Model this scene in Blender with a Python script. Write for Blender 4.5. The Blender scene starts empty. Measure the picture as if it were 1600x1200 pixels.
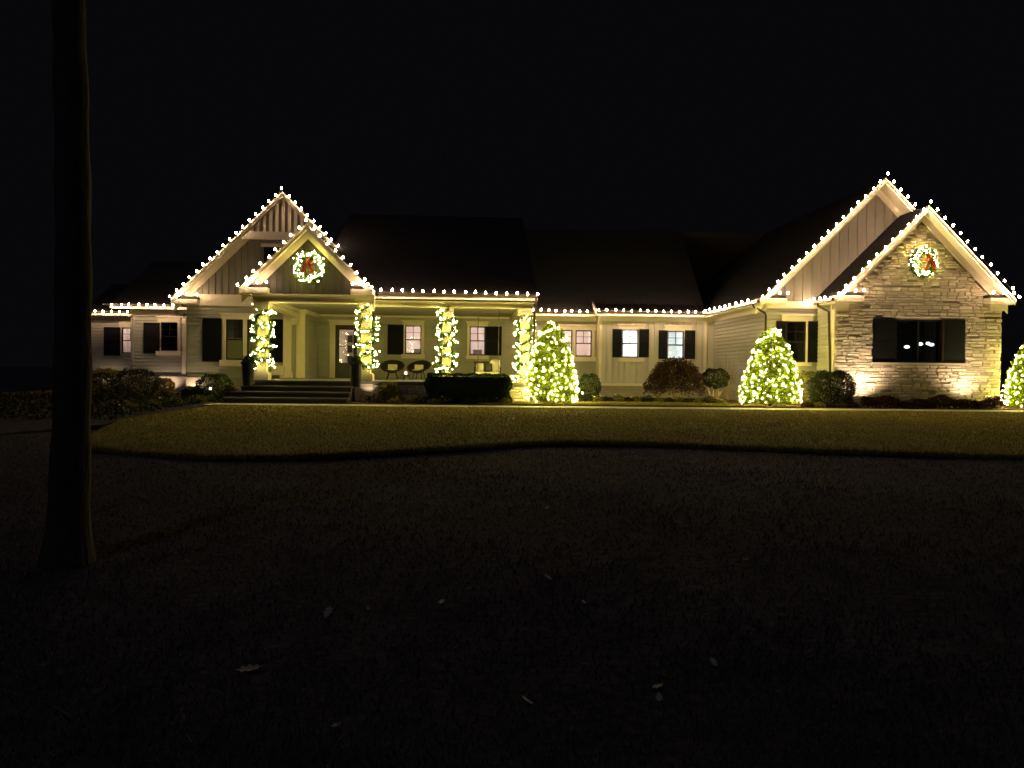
import bpy, bmesh, math, random
import numpy as np
from mathutils import Vector, Matrix

random.seed(7)
rng = np.random.default_rng(11)
S = bpy.context.scene
COL = S.collection

# ------------------------------------------------------------------ camera
# World frame: X along the house front, Y away from the camera, Z up (0 = ground at the photographer).
FPX, YAW, ROLL, EYE = 1208.0, math.radians(3.0), math.radians(0.65), 1.6
PITCH = math.atan(21 / FPX)
_f = np.array([math.sin(YAW) * math.cos(PITCH), math.cos(YAW) * math.cos(PITCH), -math.sin(PITCH)])
_r0 = np.array([math.cos(YAW), -math.sin(YAW), 0.0])
_u0 = np.cross(_r0, _f)
_r = _r0 * math.cos(ROLL) + _u0 * math.sin(ROLL)
_u = _u0 * math.cos(ROLL) - _r0 * math.sin(ROLL)
cam_d = bpy.data.cameras.new('camera')
cam_d.sensor_width = 36.0
cam_d.lens = FPX / 1600 * 36.0
cam_d.clip_start, cam_d.clip_end = 0.05, 2000
cam = bpy.data.objects.new('camera', cam_d)
COL.objects.link(cam)
M4 = Matrix.Identity(4)
for i in range(3):
    M4[i][0], M4[i][1], M4[i][2] = _r[i], _u[i], -_f[i]
M4[2][3] = EYE
cam.matrix_world = M4
S.camera = cam

# ------------------------------------------------------------------ night sky, added fill light, exposure
W = bpy.data.worlds.new('World')
S.world = W
W.use_nodes = True
bg = W.node_tree.nodes['Background']
bg.inputs[0].default_value = (0.80, 0.71, 1.0, 1)
bg.inputs[1].default_value = 0.0029
moon_fill_d = bpy.data.lights.new('moon_fill', 'SUN')  # unseen source, added to lift the dark ground and roofs
moon_fill_d.energy, moon_fill_d.angle, moon_fill_d.color = 0.095, math.radians(0.5), (0.78, 0.80, 1.0)
moon_fill = bpy.data.objects.new('moon_fill', moon_fill_d)
COL.objects.link(moon_fill)
moon_fill.location = (0, 0, 60)
moon_fill.rotation_euler = (math.radians(32), math.radians(-12), 0)
S.view_settings.view_transform = 'Standard'
S.view_settings.look = 'None'
S.view_settings.exposure = 0.0
S.view_settings.gamma = 1.0
S.view_settings.use_curve_mapping = False
S.render.engine = 'CYCLES'
S.cycles.use_denoising = True
S.cycles.max_bounces = 5
S.cycles.diffuse_bounces = 3
S.cycles.glossy_bounces = 2
S.cycles.transmission_bounces = 3
S.cycles.transparent_max_bounces = 10
S.cycles.caustics_reflective = False
S.cycles.caustics_refractive = False
S.cycles.sample_clamp_indirect = 3.0
S.cycles.use_light_tree = True
S.cycles.filter_width = 1.6

# strengths of the lamps in the photograph
C9_COL, C9_L = (1.0, 0.67, 0.40), 285.0        # big roofline bulbs
MINI_COL, MINI_L = (1.0, 0.85, 0.20), 470.0   # small bulbs on garlands, wreaths and cone trees
UP_COL = (1.0, 0.74, 0.50)


# ------------------------------------------------------------------ pixel -> point on a known surface
def _d(px, py):
    return _f + _r * ((px - 800) / FPX) - _u * ((py - 600) / FPX)


def ay(px, py, Y):            # on the wall plane y = Y
    v = _d(px, py); t = Y / v[1]
    return Vector((v[0] * t, Y, EYE + v[2] * t))


def az(px, py, Z):            # on the level z = Z
    v = _d(px, py); t = (Z - EYE) / v[2]
    return Vector((v[0] * t, v[1] * t, Z))


def X(px, Y, py=540):
    return ay(px, py, Y).x


def Zp(py, Y, px):
    return ay(px, py, Y).z


# ------------------------------------------------------------------ materials
MAT = {}


def mat(name, base, rough=0.6, var=0.12, scale=3.0, bump=0.0, bscale=30.0, metallic=0.0, spec=0.3, stretch=(1, 1, 1), base2=None, island=0.0):
    if name in MAT:
        return MAT[name]
    m = bpy.data.materials.new(name); m.use_nodes = True
    nt = m.node_tree; N = nt.nodes; L = nt.links
    b = N['Principled BSDF']
    b.inputs['Roughness'].default_value = rough
    b.inputs['Metallic'].default_value = metallic
    b.inputs['Specular IOR Level'].default_value = spec
    tc = N.new('ShaderNodeTexCoord'); mp = N.new('ShaderNodeMapping')
    mp.inputs['Scale'].default_value = stretch
    L.new(tc.outputs['Object'], mp.inputs[0])
    n = N.new('ShaderNodeTexNoise'); n.inputs['Scale'].default_value = scale; n.inputs['Detail'].default_value = 6
    L.new(mp.outputs[0], n.inputs['Vector'])
    mx = N.new('ShaderNodeMix'); mx.data_type = 'RGBA'
    lo = [c * (1 - var) for c in base]; hi = [min(1, c * (1 + var)) for c in (base2 or base)]
    mx.inputs[6].default_value = (*lo, 1); mx.inputs[7].default_value = (*hi, 1)
    if island > 0:
        g = N.new('ShaderNodeNewGeometry'); ma = N.new('ShaderNodeMath'); ma.operation = 'MULTIPLY_ADD'
        oi = N.new('ShaderNodeObjectInfo'); ad = N.new('ShaderNodeMath'); ad.operation = 'ADD'
        L.new(g.outputs['Random Per Island'], ad.inputs[0]); L.new(oi.outputs['Random'], ad.inputs[1])
        fr = N.new('ShaderNodeMath'); fr.operation = 'FRACT'; L.new(ad.outputs[0], fr.inputs[0])
        L.new(fr.outputs[0], ma.inputs[0]); ma.inputs[1].default_value = island
        sb = N.new('ShaderNodeMath'); sb.operation = 'MULTIPLY'; sb.inputs[1].default_value = 1 - island
        L.new(n.outputs[0], sb.inputs[0]); L.new(sb.outputs[0], ma.inputs[2])
        L.new(ma.outputs[0], mx.inputs[0])
    else:
        L.new(n.outputs[0], mx.inputs[0])
    L.new(mx.outputs[2], b.inputs['Base Color'])
    if bump > 0:
        n2 = N.new('ShaderNodeTexNoise'); n2.inputs['Scale'].default_value = bscale; n2.inputs['Detail'].default_value = 5
        L.new(mp.outputs[0], n2.inputs['Vector'])
        bp = N.new('ShaderNodeBump'); bp.inputs['Strength'].default_value = bump; bp.inputs['Distance'].default_value = 0.03
        L.new(n2.outputs[0], bp.inputs['Height']); L.new(bp.outputs[0], b.inputs['Normal'])
    MAT[name] = m
    return m


def leafmat(name, c1, c2, trans=0.35):
    if name in MAT:
        return MAT[name]
    m = bpy.data.materials.new(name); m.use_nodes = True
    nt = m.node_tree; N = nt.nodes; L = nt.links
    for n in list(N): N.remove(n)
    o = N.new('ShaderNodeOutputMaterial'); mix = N.new('ShaderNodeMixShader'); mix.inputs[0].default_value = trans
    d = N.new('ShaderNodeBsdfPrincipled'); d.inputs['Roughness'].default_value = 0.6; d.inputs['Specular IOR Level'].default_value = 0.15
    t = N.new('ShaderNodeBsdfTranslucent')
    g = N.new('ShaderNodeNewGeometry'); mx = N.new('ShaderNodeMix'); mx.data_type = 'RGBA'
    mx.inputs[6].default_value = (*c1, 1); mx.inputs[7].default_value = (*c2, 1)
    L.new(g.outputs['Random Per Island'], mx.inputs[0])
    L.new(mx.outputs[2], d.inputs['Base Color']); L.new(mx.outputs[2], t.inputs['Color'])
    L.new(d.outputs[0], mix.inputs[1]); L.new(t.outputs[0], mix.inputs[2]); L.new(mix.outputs[0], o.inputs[0])
    MAT[name] = m
    return m


def emit(name, col, strength):
    if name in MAT:
        return MAT[name]
    m = bpy.data.materials.new(name); m.use_nodes = True
    nt = m.node_tree; N = nt.nodes; L = nt.links
    for n in list(N): N.remove(n)
    o = N.new('ShaderNodeOutputMaterial'); e = N.new('ShaderNodeEmission')
    e.inputs[0].default_value = (*col, 1); e.inputs[1].default_value = strength
    L.new(e.outputs[0], o.inputs[0])
    MAT[name] = m
    return m


def glassmat():
    if 'window glass' in MAT:
        return MAT['window glass']
    m = bpy.data.materials.new('window glass'); m.use_nodes = True
    nt = m.node_tree; N = nt.nodes; L = nt.links
    for n in list(N): N.remove(n)
    o = N.new('ShaderNodeOutputMaterial'); mix = N.new('ShaderNodeMixShader')
    t = N.new('ShaderNodeBsdfTransparent'); t.inputs[0].default_value = (0.93, 0.95, 0.94, 1)
    g = N.new('ShaderNodeBsdfGlossy'); g.inputs['Roughness'].default_value = 0.015
    fr = N.new('ShaderNodeFresnel'); fr.inputs[0].default_value = 1.5
    no = N.new('ShaderNodeTexNoise'); no.inputs['Scale'].default_value = 2.5
    bp = N.new('ShaderNodeBump'); bp.inputs['Strength'].default_value = 0.04; bp.inputs['Distance'].default_value = 0.02
    L.new(no.outputs[0], bp.inputs['Height']); L.new(bp.outputs[0], g.inputs['Normal'])
    L.new(fr.outputs[0], mix.inputs[0]); L.new(t.outputs[0], mix.inputs[1]); L.new(g.outputs[0], mix.inputs[2])
    L.new(mix.outputs[0], o.inputs[0])
    MAT['window glass'] = m
    return m


def brickmat(name, c1, c2, mortar, bw=0.22, bh=0.075):
    if name in MAT:
        return MAT[name]
    m = bpy.data.materials.new(name); m.use_nodes = True
    nt = m.node_tree; N = nt.nodes; L = nt.links
    b = N['Principled BSDF']; b.inputs['Roughness'].default_value = 0.85; b.inputs['Specular IOR Level'].default_value = 0.15
    tc = N.new('ShaderNodeTexCoord'); sp = N.new('ShaderNodeSeparateXYZ'); cb = N.new('ShaderNodeCombineXYZ')
    L.new(tc.outputs['Object'], sp.inputs[0])
    L.new(sp.outputs['X'], cb.inputs['X']); L.new(sp.outputs['Z'], cb.inputs['Y'])
    br = N.new('ShaderNodeTexBrick'); br.inputs['Scale'].default_value = 1.0
    br.inputs['Brick Width'].default_value = bw; br.inputs['Row Height'].default_value = bh
    br.inputs['Mortar Size'].default_value = 0.006; br.inputs['Mortar Smooth'].default_value = 0.2
    br.inputs['Color1'].default_value = (*c1, 1); br.inputs['Color2'].default_value = (*c2, 1); br.inputs['Mortar'].default_value = (*mortar, 1)
    L.new(cb.outputs[0], br.inputs['Vector']); L.new(br.outputs['Color'], b.inputs['Base Color'])
    bp = N.new('ShaderNodeBump'); bp.invert = True; bp.inputs['Strength'].default_value = 0.8; bp.inputs['Distance'].default_value = 0.01
    L.new(br.outputs['Fac'], bp.inputs['Height']); L.new(bp.outputs[0], b.inputs['Normal'])
    MAT[name] = m
    return m


siding = mat('taupe painted siding', (0.365, 0.352, 0.30), 0.65, 0.10, 1.3, 0.08, 60, stretch=(0.4, 1, 6))
boards = mat('taupe board and batten', (0.25, 0.225, 0.19), 0.7, 0.16, 1.5, 0.12, 40, stretch=(6, 1, 0.4), island=0.35)
shadedboards = mat('taupe board and batten with painted shade', (0.07, 0.065, 0.053), 0.75, 0.2, 1.5, 0.12, 40, stretch=(6, 1, 0.4), island=0.35)  # shade of the entry gable put into the board colour
paleboards = mat('pale board and batten', (0.50, 0.465, 0.42), 0.7, 0.12, 1.5, 0.1, 40, stretch=(6, 1, 0.4), island=0.3)
trim = mat('cream painted trim', (0.70, 0.62, 0.48), 0.5, 0.06, 1.5, 0.03, 40)
blackp = mat('black painted wood', (0.006, 0.0065, 0.008), 0.6, 0.25, 4, 0.05, 40, spec=0.12)
sashm = mat('black window sash', (0.014, 0.012, 0.012), 0.4, 0.2, 4)
shingle = mat('dark asphalt shingle', (0.018, 0.0165, 0.018), 0.95, 0.4, 9, 0.4, 14, spec=0.05)
metalroof = mat('dark standing seam metal', (0.06, 0.052, 0.048), 0.38, 0.15, 1.0, metallic=0.6)
gutterm = mat('bronze gutter metal', (0.045, 0.033, 0.026), 0.4, 0.2, 3, metallic=0.4)
stonem = mat('tan ledge stone', (0.52, 0.445, 0.325), 0.85, 0.20, 3.5, 0.35, 26, spec=0.15, base2=(0.61, 0.53, 0.395), island=0.5)
stonebackm = mat('stone joint mortar', (0.38, 0.33, 0.26), 0.95, 0.2, 6, 0.5, 40)
brickm = brickmat('painted brick foundation', (0.40, 0.35, 0.28), (0.34, 0.30, 0.24), (0.22, 0.19, 0.15))
concrete = mat('pale concrete', (0.40, 0.37, 0.31), 0.85, 0.15, 1.2, 0.15, 60)
slate = mat('dark slate tread', (0.07, 0.068, 0.064), 0.6, 0.25, 5, 0.15, 40)
porchfl = mat('porch floor stone', (0.16, 0.15, 0.13), 0.6, 0.2, 3)
ceilm = mat('porch ceiling boards', (0.40, 0.37, 0.30), 0.6, 0.1, 2, stretch=(1, 10, 1))
mulch = mat('brown mulch', (0.05, 0.03, 0.017), 0.95, 0.6, 14, 0.9, 25, spec=0.1, base2=(0.10, 0.058, 0.03))
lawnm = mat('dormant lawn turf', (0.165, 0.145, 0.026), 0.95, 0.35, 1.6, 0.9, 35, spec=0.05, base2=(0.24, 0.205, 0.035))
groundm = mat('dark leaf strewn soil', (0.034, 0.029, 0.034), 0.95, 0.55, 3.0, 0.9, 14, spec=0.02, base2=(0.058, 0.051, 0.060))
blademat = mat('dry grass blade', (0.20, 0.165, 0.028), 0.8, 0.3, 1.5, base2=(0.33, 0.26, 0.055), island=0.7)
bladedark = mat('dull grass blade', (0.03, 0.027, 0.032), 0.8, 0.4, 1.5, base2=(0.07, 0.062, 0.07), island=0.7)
barkm = mat('rough bark', (0.045, 0.038, 0.042), 0.95, 0.4, 6, 1.0, 16, stretch=(1, 1, 0.25))
twigm = mat('grey brown twig', (0.16, 0.12, 0.09), 0.85, 0.3, 8)
paletwig = mat('pale tan twig', (0.32, 0.25, 0.18), 0.8, 0.2, 8)
wirem = mat('green lamp wire', (0.012, 0.02, 0.012), 0.6, 0.2, 5)
wicker = mat('dark wicker', (0.022, 0.017, 0.013), 0.6, 0.4, 60, 0.6, 90)
cushm = mat('pale cushion fabric', (0.62, 0.57, 0.48), 0.9, 0.1, 20, 0.2, 90)
darkfab = mat('dark pillow fabric', (0.05, 0.045, 0.04), 0.9, 0.3, 20)
swingm = mat('dark stained swing wood', (0.030, 0.022, 0.016), 0.6, 0.3, 8)
ropem = mat('tan rope', (0.12, 0.10, 0.07), 0.9, 0.2, 30)
planterm = mat('charcoal planter', (0.022, 0.022, 0.024), 0.55, 0.2, 5)
redm = mat('red ribbon', (0.50, 0.050, 0.014), 0.5, 0.3, 8, base2=(0.62, 0.085, 0.02))
roomw = mat('rosy white room wall', (0.74, 0.63, 0.60), 0.8, 0.04, 1)
roomcool = mat('white room wall', (0.78, 0.80, 0.80), 0.8, 0.03, 1)
roomdark = mat('dim room wall', (0.10, 0.09, 0.09), 0.8, 0.1, 1)
shadem = leafmat('roller shade cloth', (0.70, 0.68, 0.44), (0.72, 0.70, 0.46), 0.55)
lamps = emit('lit dim room lamp', (1.0, 0.92, 0.45), 16.0)  # added lamp, stands in for garland light on the roller shades
lamph = emit('lit hall lamp', (1.0, 0.82, 0.74), 38.0)
doorm = mat('dark green door paint', (0.035, 0.036, 0.027), 0.35, 0.15, 3)
fixm = mat('black lamp housing', (0.012, 0.012, 0.012), 0.45, 0.2, 5)
glass = glassmat()
c9m = emit('lit warm roofline bulb', C9_COL, C9_L)
minim = emit('lit small warm bulb', MINI_COL, MINI_L)
garm = emit('lit garland bulb', MINI_COL, MINI_L * 0.54)
lampw = emit('lit room lamp', (1.0, 0.84, 0.75), 105.0)
lampc = emit('lit white room lamp', (0.95, 1.0, 1.0), 330.0)
lampd = emit('lit pendant lamp', (0.93, 1.0, 0.86), 3.0)
candlem = emit('lit candle', (1.0, 0.86, 0.55), 1.6)
pathm = emit('lit path lamp lens', (1.0, 0.85, 0.62), 9.0)
uplens = emit('lit spot lens', (1.0, 0.84, 0.62), 5.0)
leaf_cone = leafmat('bright evergreen leaf', (0.075, 0.115, 0.012), (0.20, 0.25, 0.03), 0.45)
leaf_gar = leafmat('garland needle', (0.020, 0.055, 0.012), (0.05, 0.10, 0.02), 0.3)
leaf_box = leafmat('boxwood leaf', (0.018, 0.036, 0.010), (0.045, 0.075, 0.018), 0.2)
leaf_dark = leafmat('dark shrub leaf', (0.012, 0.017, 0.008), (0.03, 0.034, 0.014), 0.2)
leaf_maple = leafmat('russet maple leaf', (0.038, 0.021, 0.013), (0.078, 0.043, 0.026), 0.3)
leaf_olive = leafmat('olive shrub leaf', (0.08, 0.085, 0.02), (0.19, 0.17, 0.045), 0.3)
leaf_red = leafmat('reddish low hedge leaf', (0.035, 0.014, 0.009), (0.075, 0.03, 0.016), 0.2)
leaf_yel = leafmat('leaf in uplight yellow', (0.20, 0.16, 0.03), (0.36, 0.26, 0.05), 0.3)  # yellow of the uplight put into the leaf colour
petalm = mat('white petal', (0.7, 0.66, 0.58), 0.8, 0.1, 5)
fallm = leafmat('pale fallen leaf', (0.24, 0.21, 0.21), (0.40, 0.36, 0.36), 0.1)


# ------------------------------------------------------------------ mesh helpers
class MB:
    def __init__(s): s.v = []; s.f = []

    def add(s, vs, fs):
        n = len(s.v); s.v += [tuple(p) for p in vs]; s.f += [tuple(i + n for i in q) for q in fs]; return s

    def box(s, x0, x1, y0, y1, z0, z1):
        if x0 > x1: x0, x1 = x1, x0
        return s.add([(x0, y0, z0), (x1, y0, z0), (x1, y1, z0), (x0, y1, z0), (x0, y0, z1), (x1, y0, z1), (x1, y1, z1), (x0, y1, z1)],
                     [(0, 3, 2, 1), (4, 5, 6, 7), (0, 1, 5, 4), (1, 2, 6, 5), (2, 3, 7, 6), (3, 0, 4, 7)])

    def prism(s, poly, y0, y1, axis='y'):     # poly of (a, z): extruded along y (a = x) or along x (a = y)
        n = len(poly)
        P = (lambda a, z, t: (a, t, z)) if axis == 'y' else (lambda a, z, t: (t, a, z))
        vs = [P(a, z, y0) for a, z in poly] + [P(a, z, y1) for a, z in poly]
        fs = [tuple(range(n)), tuple(range(2 * n - 1, n - 1, -1))]
        fs += [(i, i + n, (i + 1) % n + n, (i + 1) % n) for i in range(n)]
        return s.add(vs, fs)

    def slab(s, p, th):                        # quad p[4] thickened straight down by th
        lo = [(a, b, c - th) for a, b, c in p]
        return s.add(list(p) + lo, [(0, 1, 2, 3), (7, 6, 5, 4), (0, 4, 5, 1), (1, 5, 6, 2), (2, 6, 7, 3), (3, 7, 4, 0)])

    def tube(s, pts, r, n=6, caps=True):
        pts = [Vector(p) for p in pts]; rs = r if isinstance(r, (list, tuple)) else [r] * len(pts)
        base = len(s.v); prev = None
        for i, p in enumerate(pts):
            t = (pts[min(i + 1, len(pts) - 1)] - pts[max(i - 1, 0)]).normalized()
            a = prev if prev is not None else (Vector((1, 0, 0)) if abs(t.x) < 0.8 else Vector((0, 1, 0)))
            a = (a - t * a.dot(t)).normalized(); b = t.cross(a); prev = a
            for k in range(n):
                q = p + (a * math.cos(2 * math.pi * k / n) + b * math.sin(2 * math.pi * k / n)) * rs[i]
                s.v.append(tuple(q))
        for i in range(len(pts) - 1):
            for k in range(n):
                s.f.append((base + i * n + k, base + i * n + (k + 1) % n, base + (i + 1) * n + (k + 1) % n, base + (i + 1) * n + k))
        if caps:
            s.f.append(tuple(base + k for k in range(n))[::-1]); s.f.append(tuple(base + (len(pts) - 1) * n + k for k in range(n)))
        return s

    def lathe(s, prof, c=(0, 0, 0), n=12):    # prof of (r, z)
        base = len(s.v)
        for r, z in prof:
            for k in range(n):
                s.v.append((c[0] + r * math.cos(2 * math.pi * k / n), c[1] + r * math.sin(2 * math.pi * k / n), c[2] + z))
        for i in range(len(prof) - 1):
            for k in range(n):
                s.f.append((base + i * n + k, base + i * n + (k + 1) % n, base + (i + 1) * n + (k + 1) % n, base + (i + 1) * n + k))
        s.f.append(tuple(base + k for k in range(n))[::-1])
        s.f.append(tuple(base + (len(prof) - 1) * n + k for k in range(n)))
        return s

    def mesh(s, name, m, smooth=False):
        me = bpy.data.meshes.new(name); me.from_pydata(s.v, [], s.f); me.update()
        bm = bmesh.new(); bm.from_mesh(me); bmesh.ops.recalc_face_normals(bm, faces=bm.faces); bm.to_mesh(me); bm.free()
        if m: me.materials.append(m)
        if smooth:
            me.polygons.foreach_set('use_smooth', [True] * len(me.polygons))
        return me

    def build(s, name, m, parent=None, smooth=False):
        return link(name, s.mesh(name, m, smooth), parent)


def link(name, me, parent=None, loc=None):
    o = bpy.data.objects.new(name, me); COL.objects.link(o)
    if loc is not None: o.location = loc
    if parent is not None:
        o.parent = parent
        o.matrix_parent_inverse = Matrix.Translation(-PLOC.get(parent.name, Vector((0, 0, 0))))
    PLOC[o.name] = Vector(loc) if loc is not None else Vector()
    return o


PLOC = {}


def thing(name, label, cat, loc, group=None, kind=None):
    o = bpy.data.objects.new(name, None); COL.objects.link(o); o.location = loc; o.empty_display_size = 0.3
    PLOC[o.name] = Vector(loc)
    return tag(o, label, cat, group, kind)


def tag(o, label=None, cat=None, group=None, kind=None):
    if label: o['label'] = label
    if cat: o['category'] = cat
    if group: o['group'] = group
    if kind: o['kind'] = kind
    return o


def npmesh(name, V, Fq, m):
    me = bpy.data.meshes.new(name); me.from_pydata(V.tolist(), [], Fq.tolist()); me.update(); me.materials.append(m); return me


def leaves(P, size, m, name, parent=None, up=0.0, aspect=0.55, kind=None, normal=None, nbias=0.0):
    """one mesh of small folded leaf faces at the points P"""
    n = len(P)
    d = rng.normal(size=(n, 3)); d[:, 2] += up
    if normal is not None: d += normal * nbias
    d /= np.linalg.norm(d, axis=1)[:, None] + 1e-9
    e = np.cross(d, rng.normal(size=(n, 3))); e /= np.linalg.norm(e, axis=1)[:, None] + 1e-9
    sz = size * rng.uniform(0.6, 1.3, n)[:, None]
    a = P - d * sz * .5; b = P + d * sz * .5
    c = P + e * sz * aspect * .5; f = P - e * sz * aspect * .5
    V = np.stack([a, c, b, f], 1).reshape(-1, 3)
    F = np.arange(n * 4).reshape(-1, 4)
    o = link(name, npmesh(name, V, F, m), parent)
    if kind: o['kind'] = kind
    return o


# ================================================================== THE SETTING
def plane_lawn(y): return 0.36 + (y - 13.0) * 0.0200
WALK_Y0, WALK_Y1, WALK_Z = 22.0, 23.15, 0.55

# ground: one sheet to the horizon, rising gently to the house
gx = np.concatenate([np.linspace(-400, -40, 10), np.linspace(-36, 36, 61), np.linspace(40, 400, 10)])
gy = np.concatenate([np.linspace(-200, -6, 8), np.linspace(-4, 24, 71), np.linspace(27, 600, 14)])
GXX, GYY = np.meshgrid(gx, gy)
def ground_z(x, y):
    t = np.clip(y / 13.0, 0, 1)
    z = 0.02 + 0.285 * t * t * (3 - 2 * t)
    z = z + 0.02 * np.sin(x * 1.3 + 0.7 * y) * np.sin(y * 0.9 + 0.4 * x) * (y < 24)
    return z - 0.02
GZ = ground_z(GXX, GYY)
V = np.stack([GXX, GYY, GZ], -1).reshape(-1, 3)
ny, nx = GXX.shape
F = np.array([[j * nx + i, j * nx + i + 1, (j + 1) * nx + i + 1, (j + 1) * nx + i] for j in range(ny - 1) for i in range(nx - 1)])
tag(link('ground', npmesh('ground', V, F, groundm)), 'dark leaf strewn ground running out from the lawn edge', 'ground', kind='structure')

# raised lawn with its curved front edge
fr_px = [(133, 682), (150, 698), (250, 709), (370, 713), (500, 711), (600, 706), (720, 698), (860, 690), (1000, 691), (1200, 699), (1400, 706), (1600, 712)]
front = []
for a, b in fr_px:
    z = 0.36
    for _ in range(4):
        p = az(a, b, z); z = plane_lawn(p.y)
    front.append((p.x, p.y))
front += [(13, 11.6), (20, 11.2), (34, 11.0)]
sm = []
for i in range(len(front) - 1):
    p0 = np.array(front[max(i - 1, 0)]); p1 = np.array(front[i]); p2 = np.array(front[i + 1]); p3 = np.array(front[min(i + 2, len(front) - 1)])
    for t in np.linspace(0, 1, 6, endpoint=False):
        sm.append(0.5 * ((2 * p1) + (-p0 + p2) * t + (2 * p0 - 5 * p1 + 4 * p2 - p3) * t ** 2 + (-p0 + 3 * p1 - 3 * p2 + p3) * t ** 3))
sm.append(np.array(front[-1]))
sm = [(float(p[0]), float(p[1])) for p in sm]
lawn_poly = sm + [(34, WALK_Y0 - 0.02), (-7.15, WALK_Y0 - 0.02), (-7.45, 19.5), (-7.6, 17.2)]
mb = MB()
n = len(lawn_poly)
vs = [(x, y, plane_lawn(y)) for x, y in lawn_poly] + [(x, y, -0.1) for x, y in lawn_poly]
mb.add(vs, [tuple(range(n))] + [(i, (i + 1) % n, (i + 1) % n + n, i + n) for i in range(n)])
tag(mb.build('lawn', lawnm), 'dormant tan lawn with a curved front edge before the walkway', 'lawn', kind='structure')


def inside(poly, xs, ys):
    c = np.zeros(len(xs), bool); j = len(poly) - 1
    for i in range(len(poly)):
        xi, yi = poly[i]; xj, yj = poly[j]
        k = ((yi > ys) != (yj > ys)) & (xs < (xj - xi) * (ys - yi) / (yj - yi + 1e-12) + xi)
        c ^= k; j = i
    return c


def blades(name, xs, ys, zs, h, w, m, label):
    n = len(xs)
    a = rng.uniform(0, 2 * math.pi, n); hh = h * rng.uniform(0.5, 1.3, n); lean = rng.normal(0, 0.6, (n, 2)) * hh[:, None]
    dx, dy = np.cos(a) * w, np.sin(a) * w
    V = np.stack([np.stack([xs - dx, ys - dy, zs - 0.01], 1), np.stack([xs + dx, ys + dy, zs - 0.01], 1),
                  np.stack([xs + lean[:, 0], ys + lean[:, 1], zs + hh], 1)], 1).reshape(-1, 3)
    F = np.arange(n * 3).reshape(-1, 3)
    tag(link(name, npmesh(name, V, F, m)), label, 'grass', kind='stuff')


xs = rng.uniform(-8, 20, 150000); ys = rng.uniform(10.5, 22, 150000)
k = inside(lawn_poly, xs, ys)
xs, ys = xs[k], ys[k]
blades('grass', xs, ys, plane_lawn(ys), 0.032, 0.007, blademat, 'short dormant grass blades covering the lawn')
t = rng.uniform(0, 1, 60000) ** 1.5
ys = 2.2 + t * 13; xs = rng.uniform(-1, 1, 60000) * (0.75 * ys + 0.5)
k = ~inside(lawn_poly, xs, ys + 0.1)
xs, ys = xs[k], ys[k]
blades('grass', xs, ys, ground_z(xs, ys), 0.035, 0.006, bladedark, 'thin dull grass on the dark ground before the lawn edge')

ed = np.array(sm[:70]); idx = rng.integers(0, len(ed) - 1, 16000); tt = rng.uniform(0, 1, (16000, 1))
pe = ed[idx] * (1 - tt) + ed[idx + 1] * tt + rng.normal(0, .035, (16000, 2))
blades('grass', pe[:, 0], pe[:, 1], plane_lawn(pe[:, 1]) - .03, 0.07, 0.006, blademat, 'ragged longer grass hanging over the curved lawn edge')
# walkway of concrete slabs
walk = thing('walkway', 'pale concrete walkway along the planting beds', 'walkway', (0, 22.5, 0.5), kind='structure')
xw = -7.55
while xw < 30:
    MB().box(xw + 0.006, xw + 1.494, WALK_Y0, WALK_Y1, 0.2, WALK_Z + random.uniform(-.003, .003)).build('concrete_slab', concrete, walk)
    xw += 1.5

# mulch beds: sheet around the house front
bed = [(-7.6, 22.6), (-7.57, 23.2), (34, 23.2), (34, 40), (-17.6, 40), (-17.6, 22.6)]
mb = MB()
def bed_z(x, y):
    return 0.36 + (y - 15.5) * 0.027 if y < 23.2 else 0.57
nb = len(bed)
mb.add([(x, y, 0.30 + min(1, max(0, (y - 15.5) / 7.7)) * 0.27) for x, y in bed] + [(x, y, -.1) for x, y in bed],
       [tuple(range(nb))] + [(i, (i + 1) % nb, (i + 1) % nb + nb, i + nb) for i in range(nb)])
tag(mb.build('planting_bed', mulch), 'brown mulch planting bed along the house front', 'planting bed', kind='structure')
side = [(-40, 12.0), (-9.5, 13.5), (-7.75, 16.6), (-7.6, 19.5), (-7.6, 22.58), (-40, 22.58)]
nb = len(side)
MBs = MB().add([(x, y, 0.24 + min(1, max(0, (y - 12) / 11)) * 0.31) for x, y in side] + [(x, y, -.1) for x, y in side], [tuple(range(nb))] + [(i, (i + 1) % nb, (i + 1) % nb + nb, i + nb) for i in range(nb)])
tag(MBs.build('planting_bed', groundm), 'dark soil bed beyond the end of the steps', 'planting bed', kind='structure')
# grass strip between walkway and the middle bed
strip = [(0.2, 23.2), (9.0, 23.2), (8.6, 23.9), (7.6, 24.9), (6.2, 25.5), (4.6, 25.4), (3.4, 24.8), (1.8, 24.2), (0.4, 23.9)]
ns = len(strip)
mb = MB().add([(x, y, 0.60) for x, y in strip] + [(x, y, 0.45) for x, y in strip], [tuple(range(ns))] + [(i, (i + 1) % ns, (i + 1) % ns + ns, i + ns) for i in range(ns)])
tag(mb.build('grass_strip', lawnm), 'narrow strip of lawn between walkway and middle bed', 'lawn', kind='structure')
xs = rng.uniform(0, 9.2, 22000); ys = rng.uniform(23.2, 25.6, 22000); k = inside(strip, xs, ys)
blades('grass', xs[k], ys[k], 0.60 + 0 * xs[k], 0.035, 0.007, blademat, 'short grass on the strip behind the walkway')

# ================================================================== THE HOUSE
FL = 1.22          # porch and room floor
EV = 4.05          # roof edge at the eaves
GR = 0.55          # grade at the walls
YB, YA, YG, YP, YML, YMR, YW, YS = 35.7, 31.4, 29.3, 24.6, 31.8, 31.3, 25.6, 24.3
house = thing('house', 'long single storey house with cream gables outlined by roofline bulbs', 'house', (0, 30, GR))

LAP = 0.137


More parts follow.
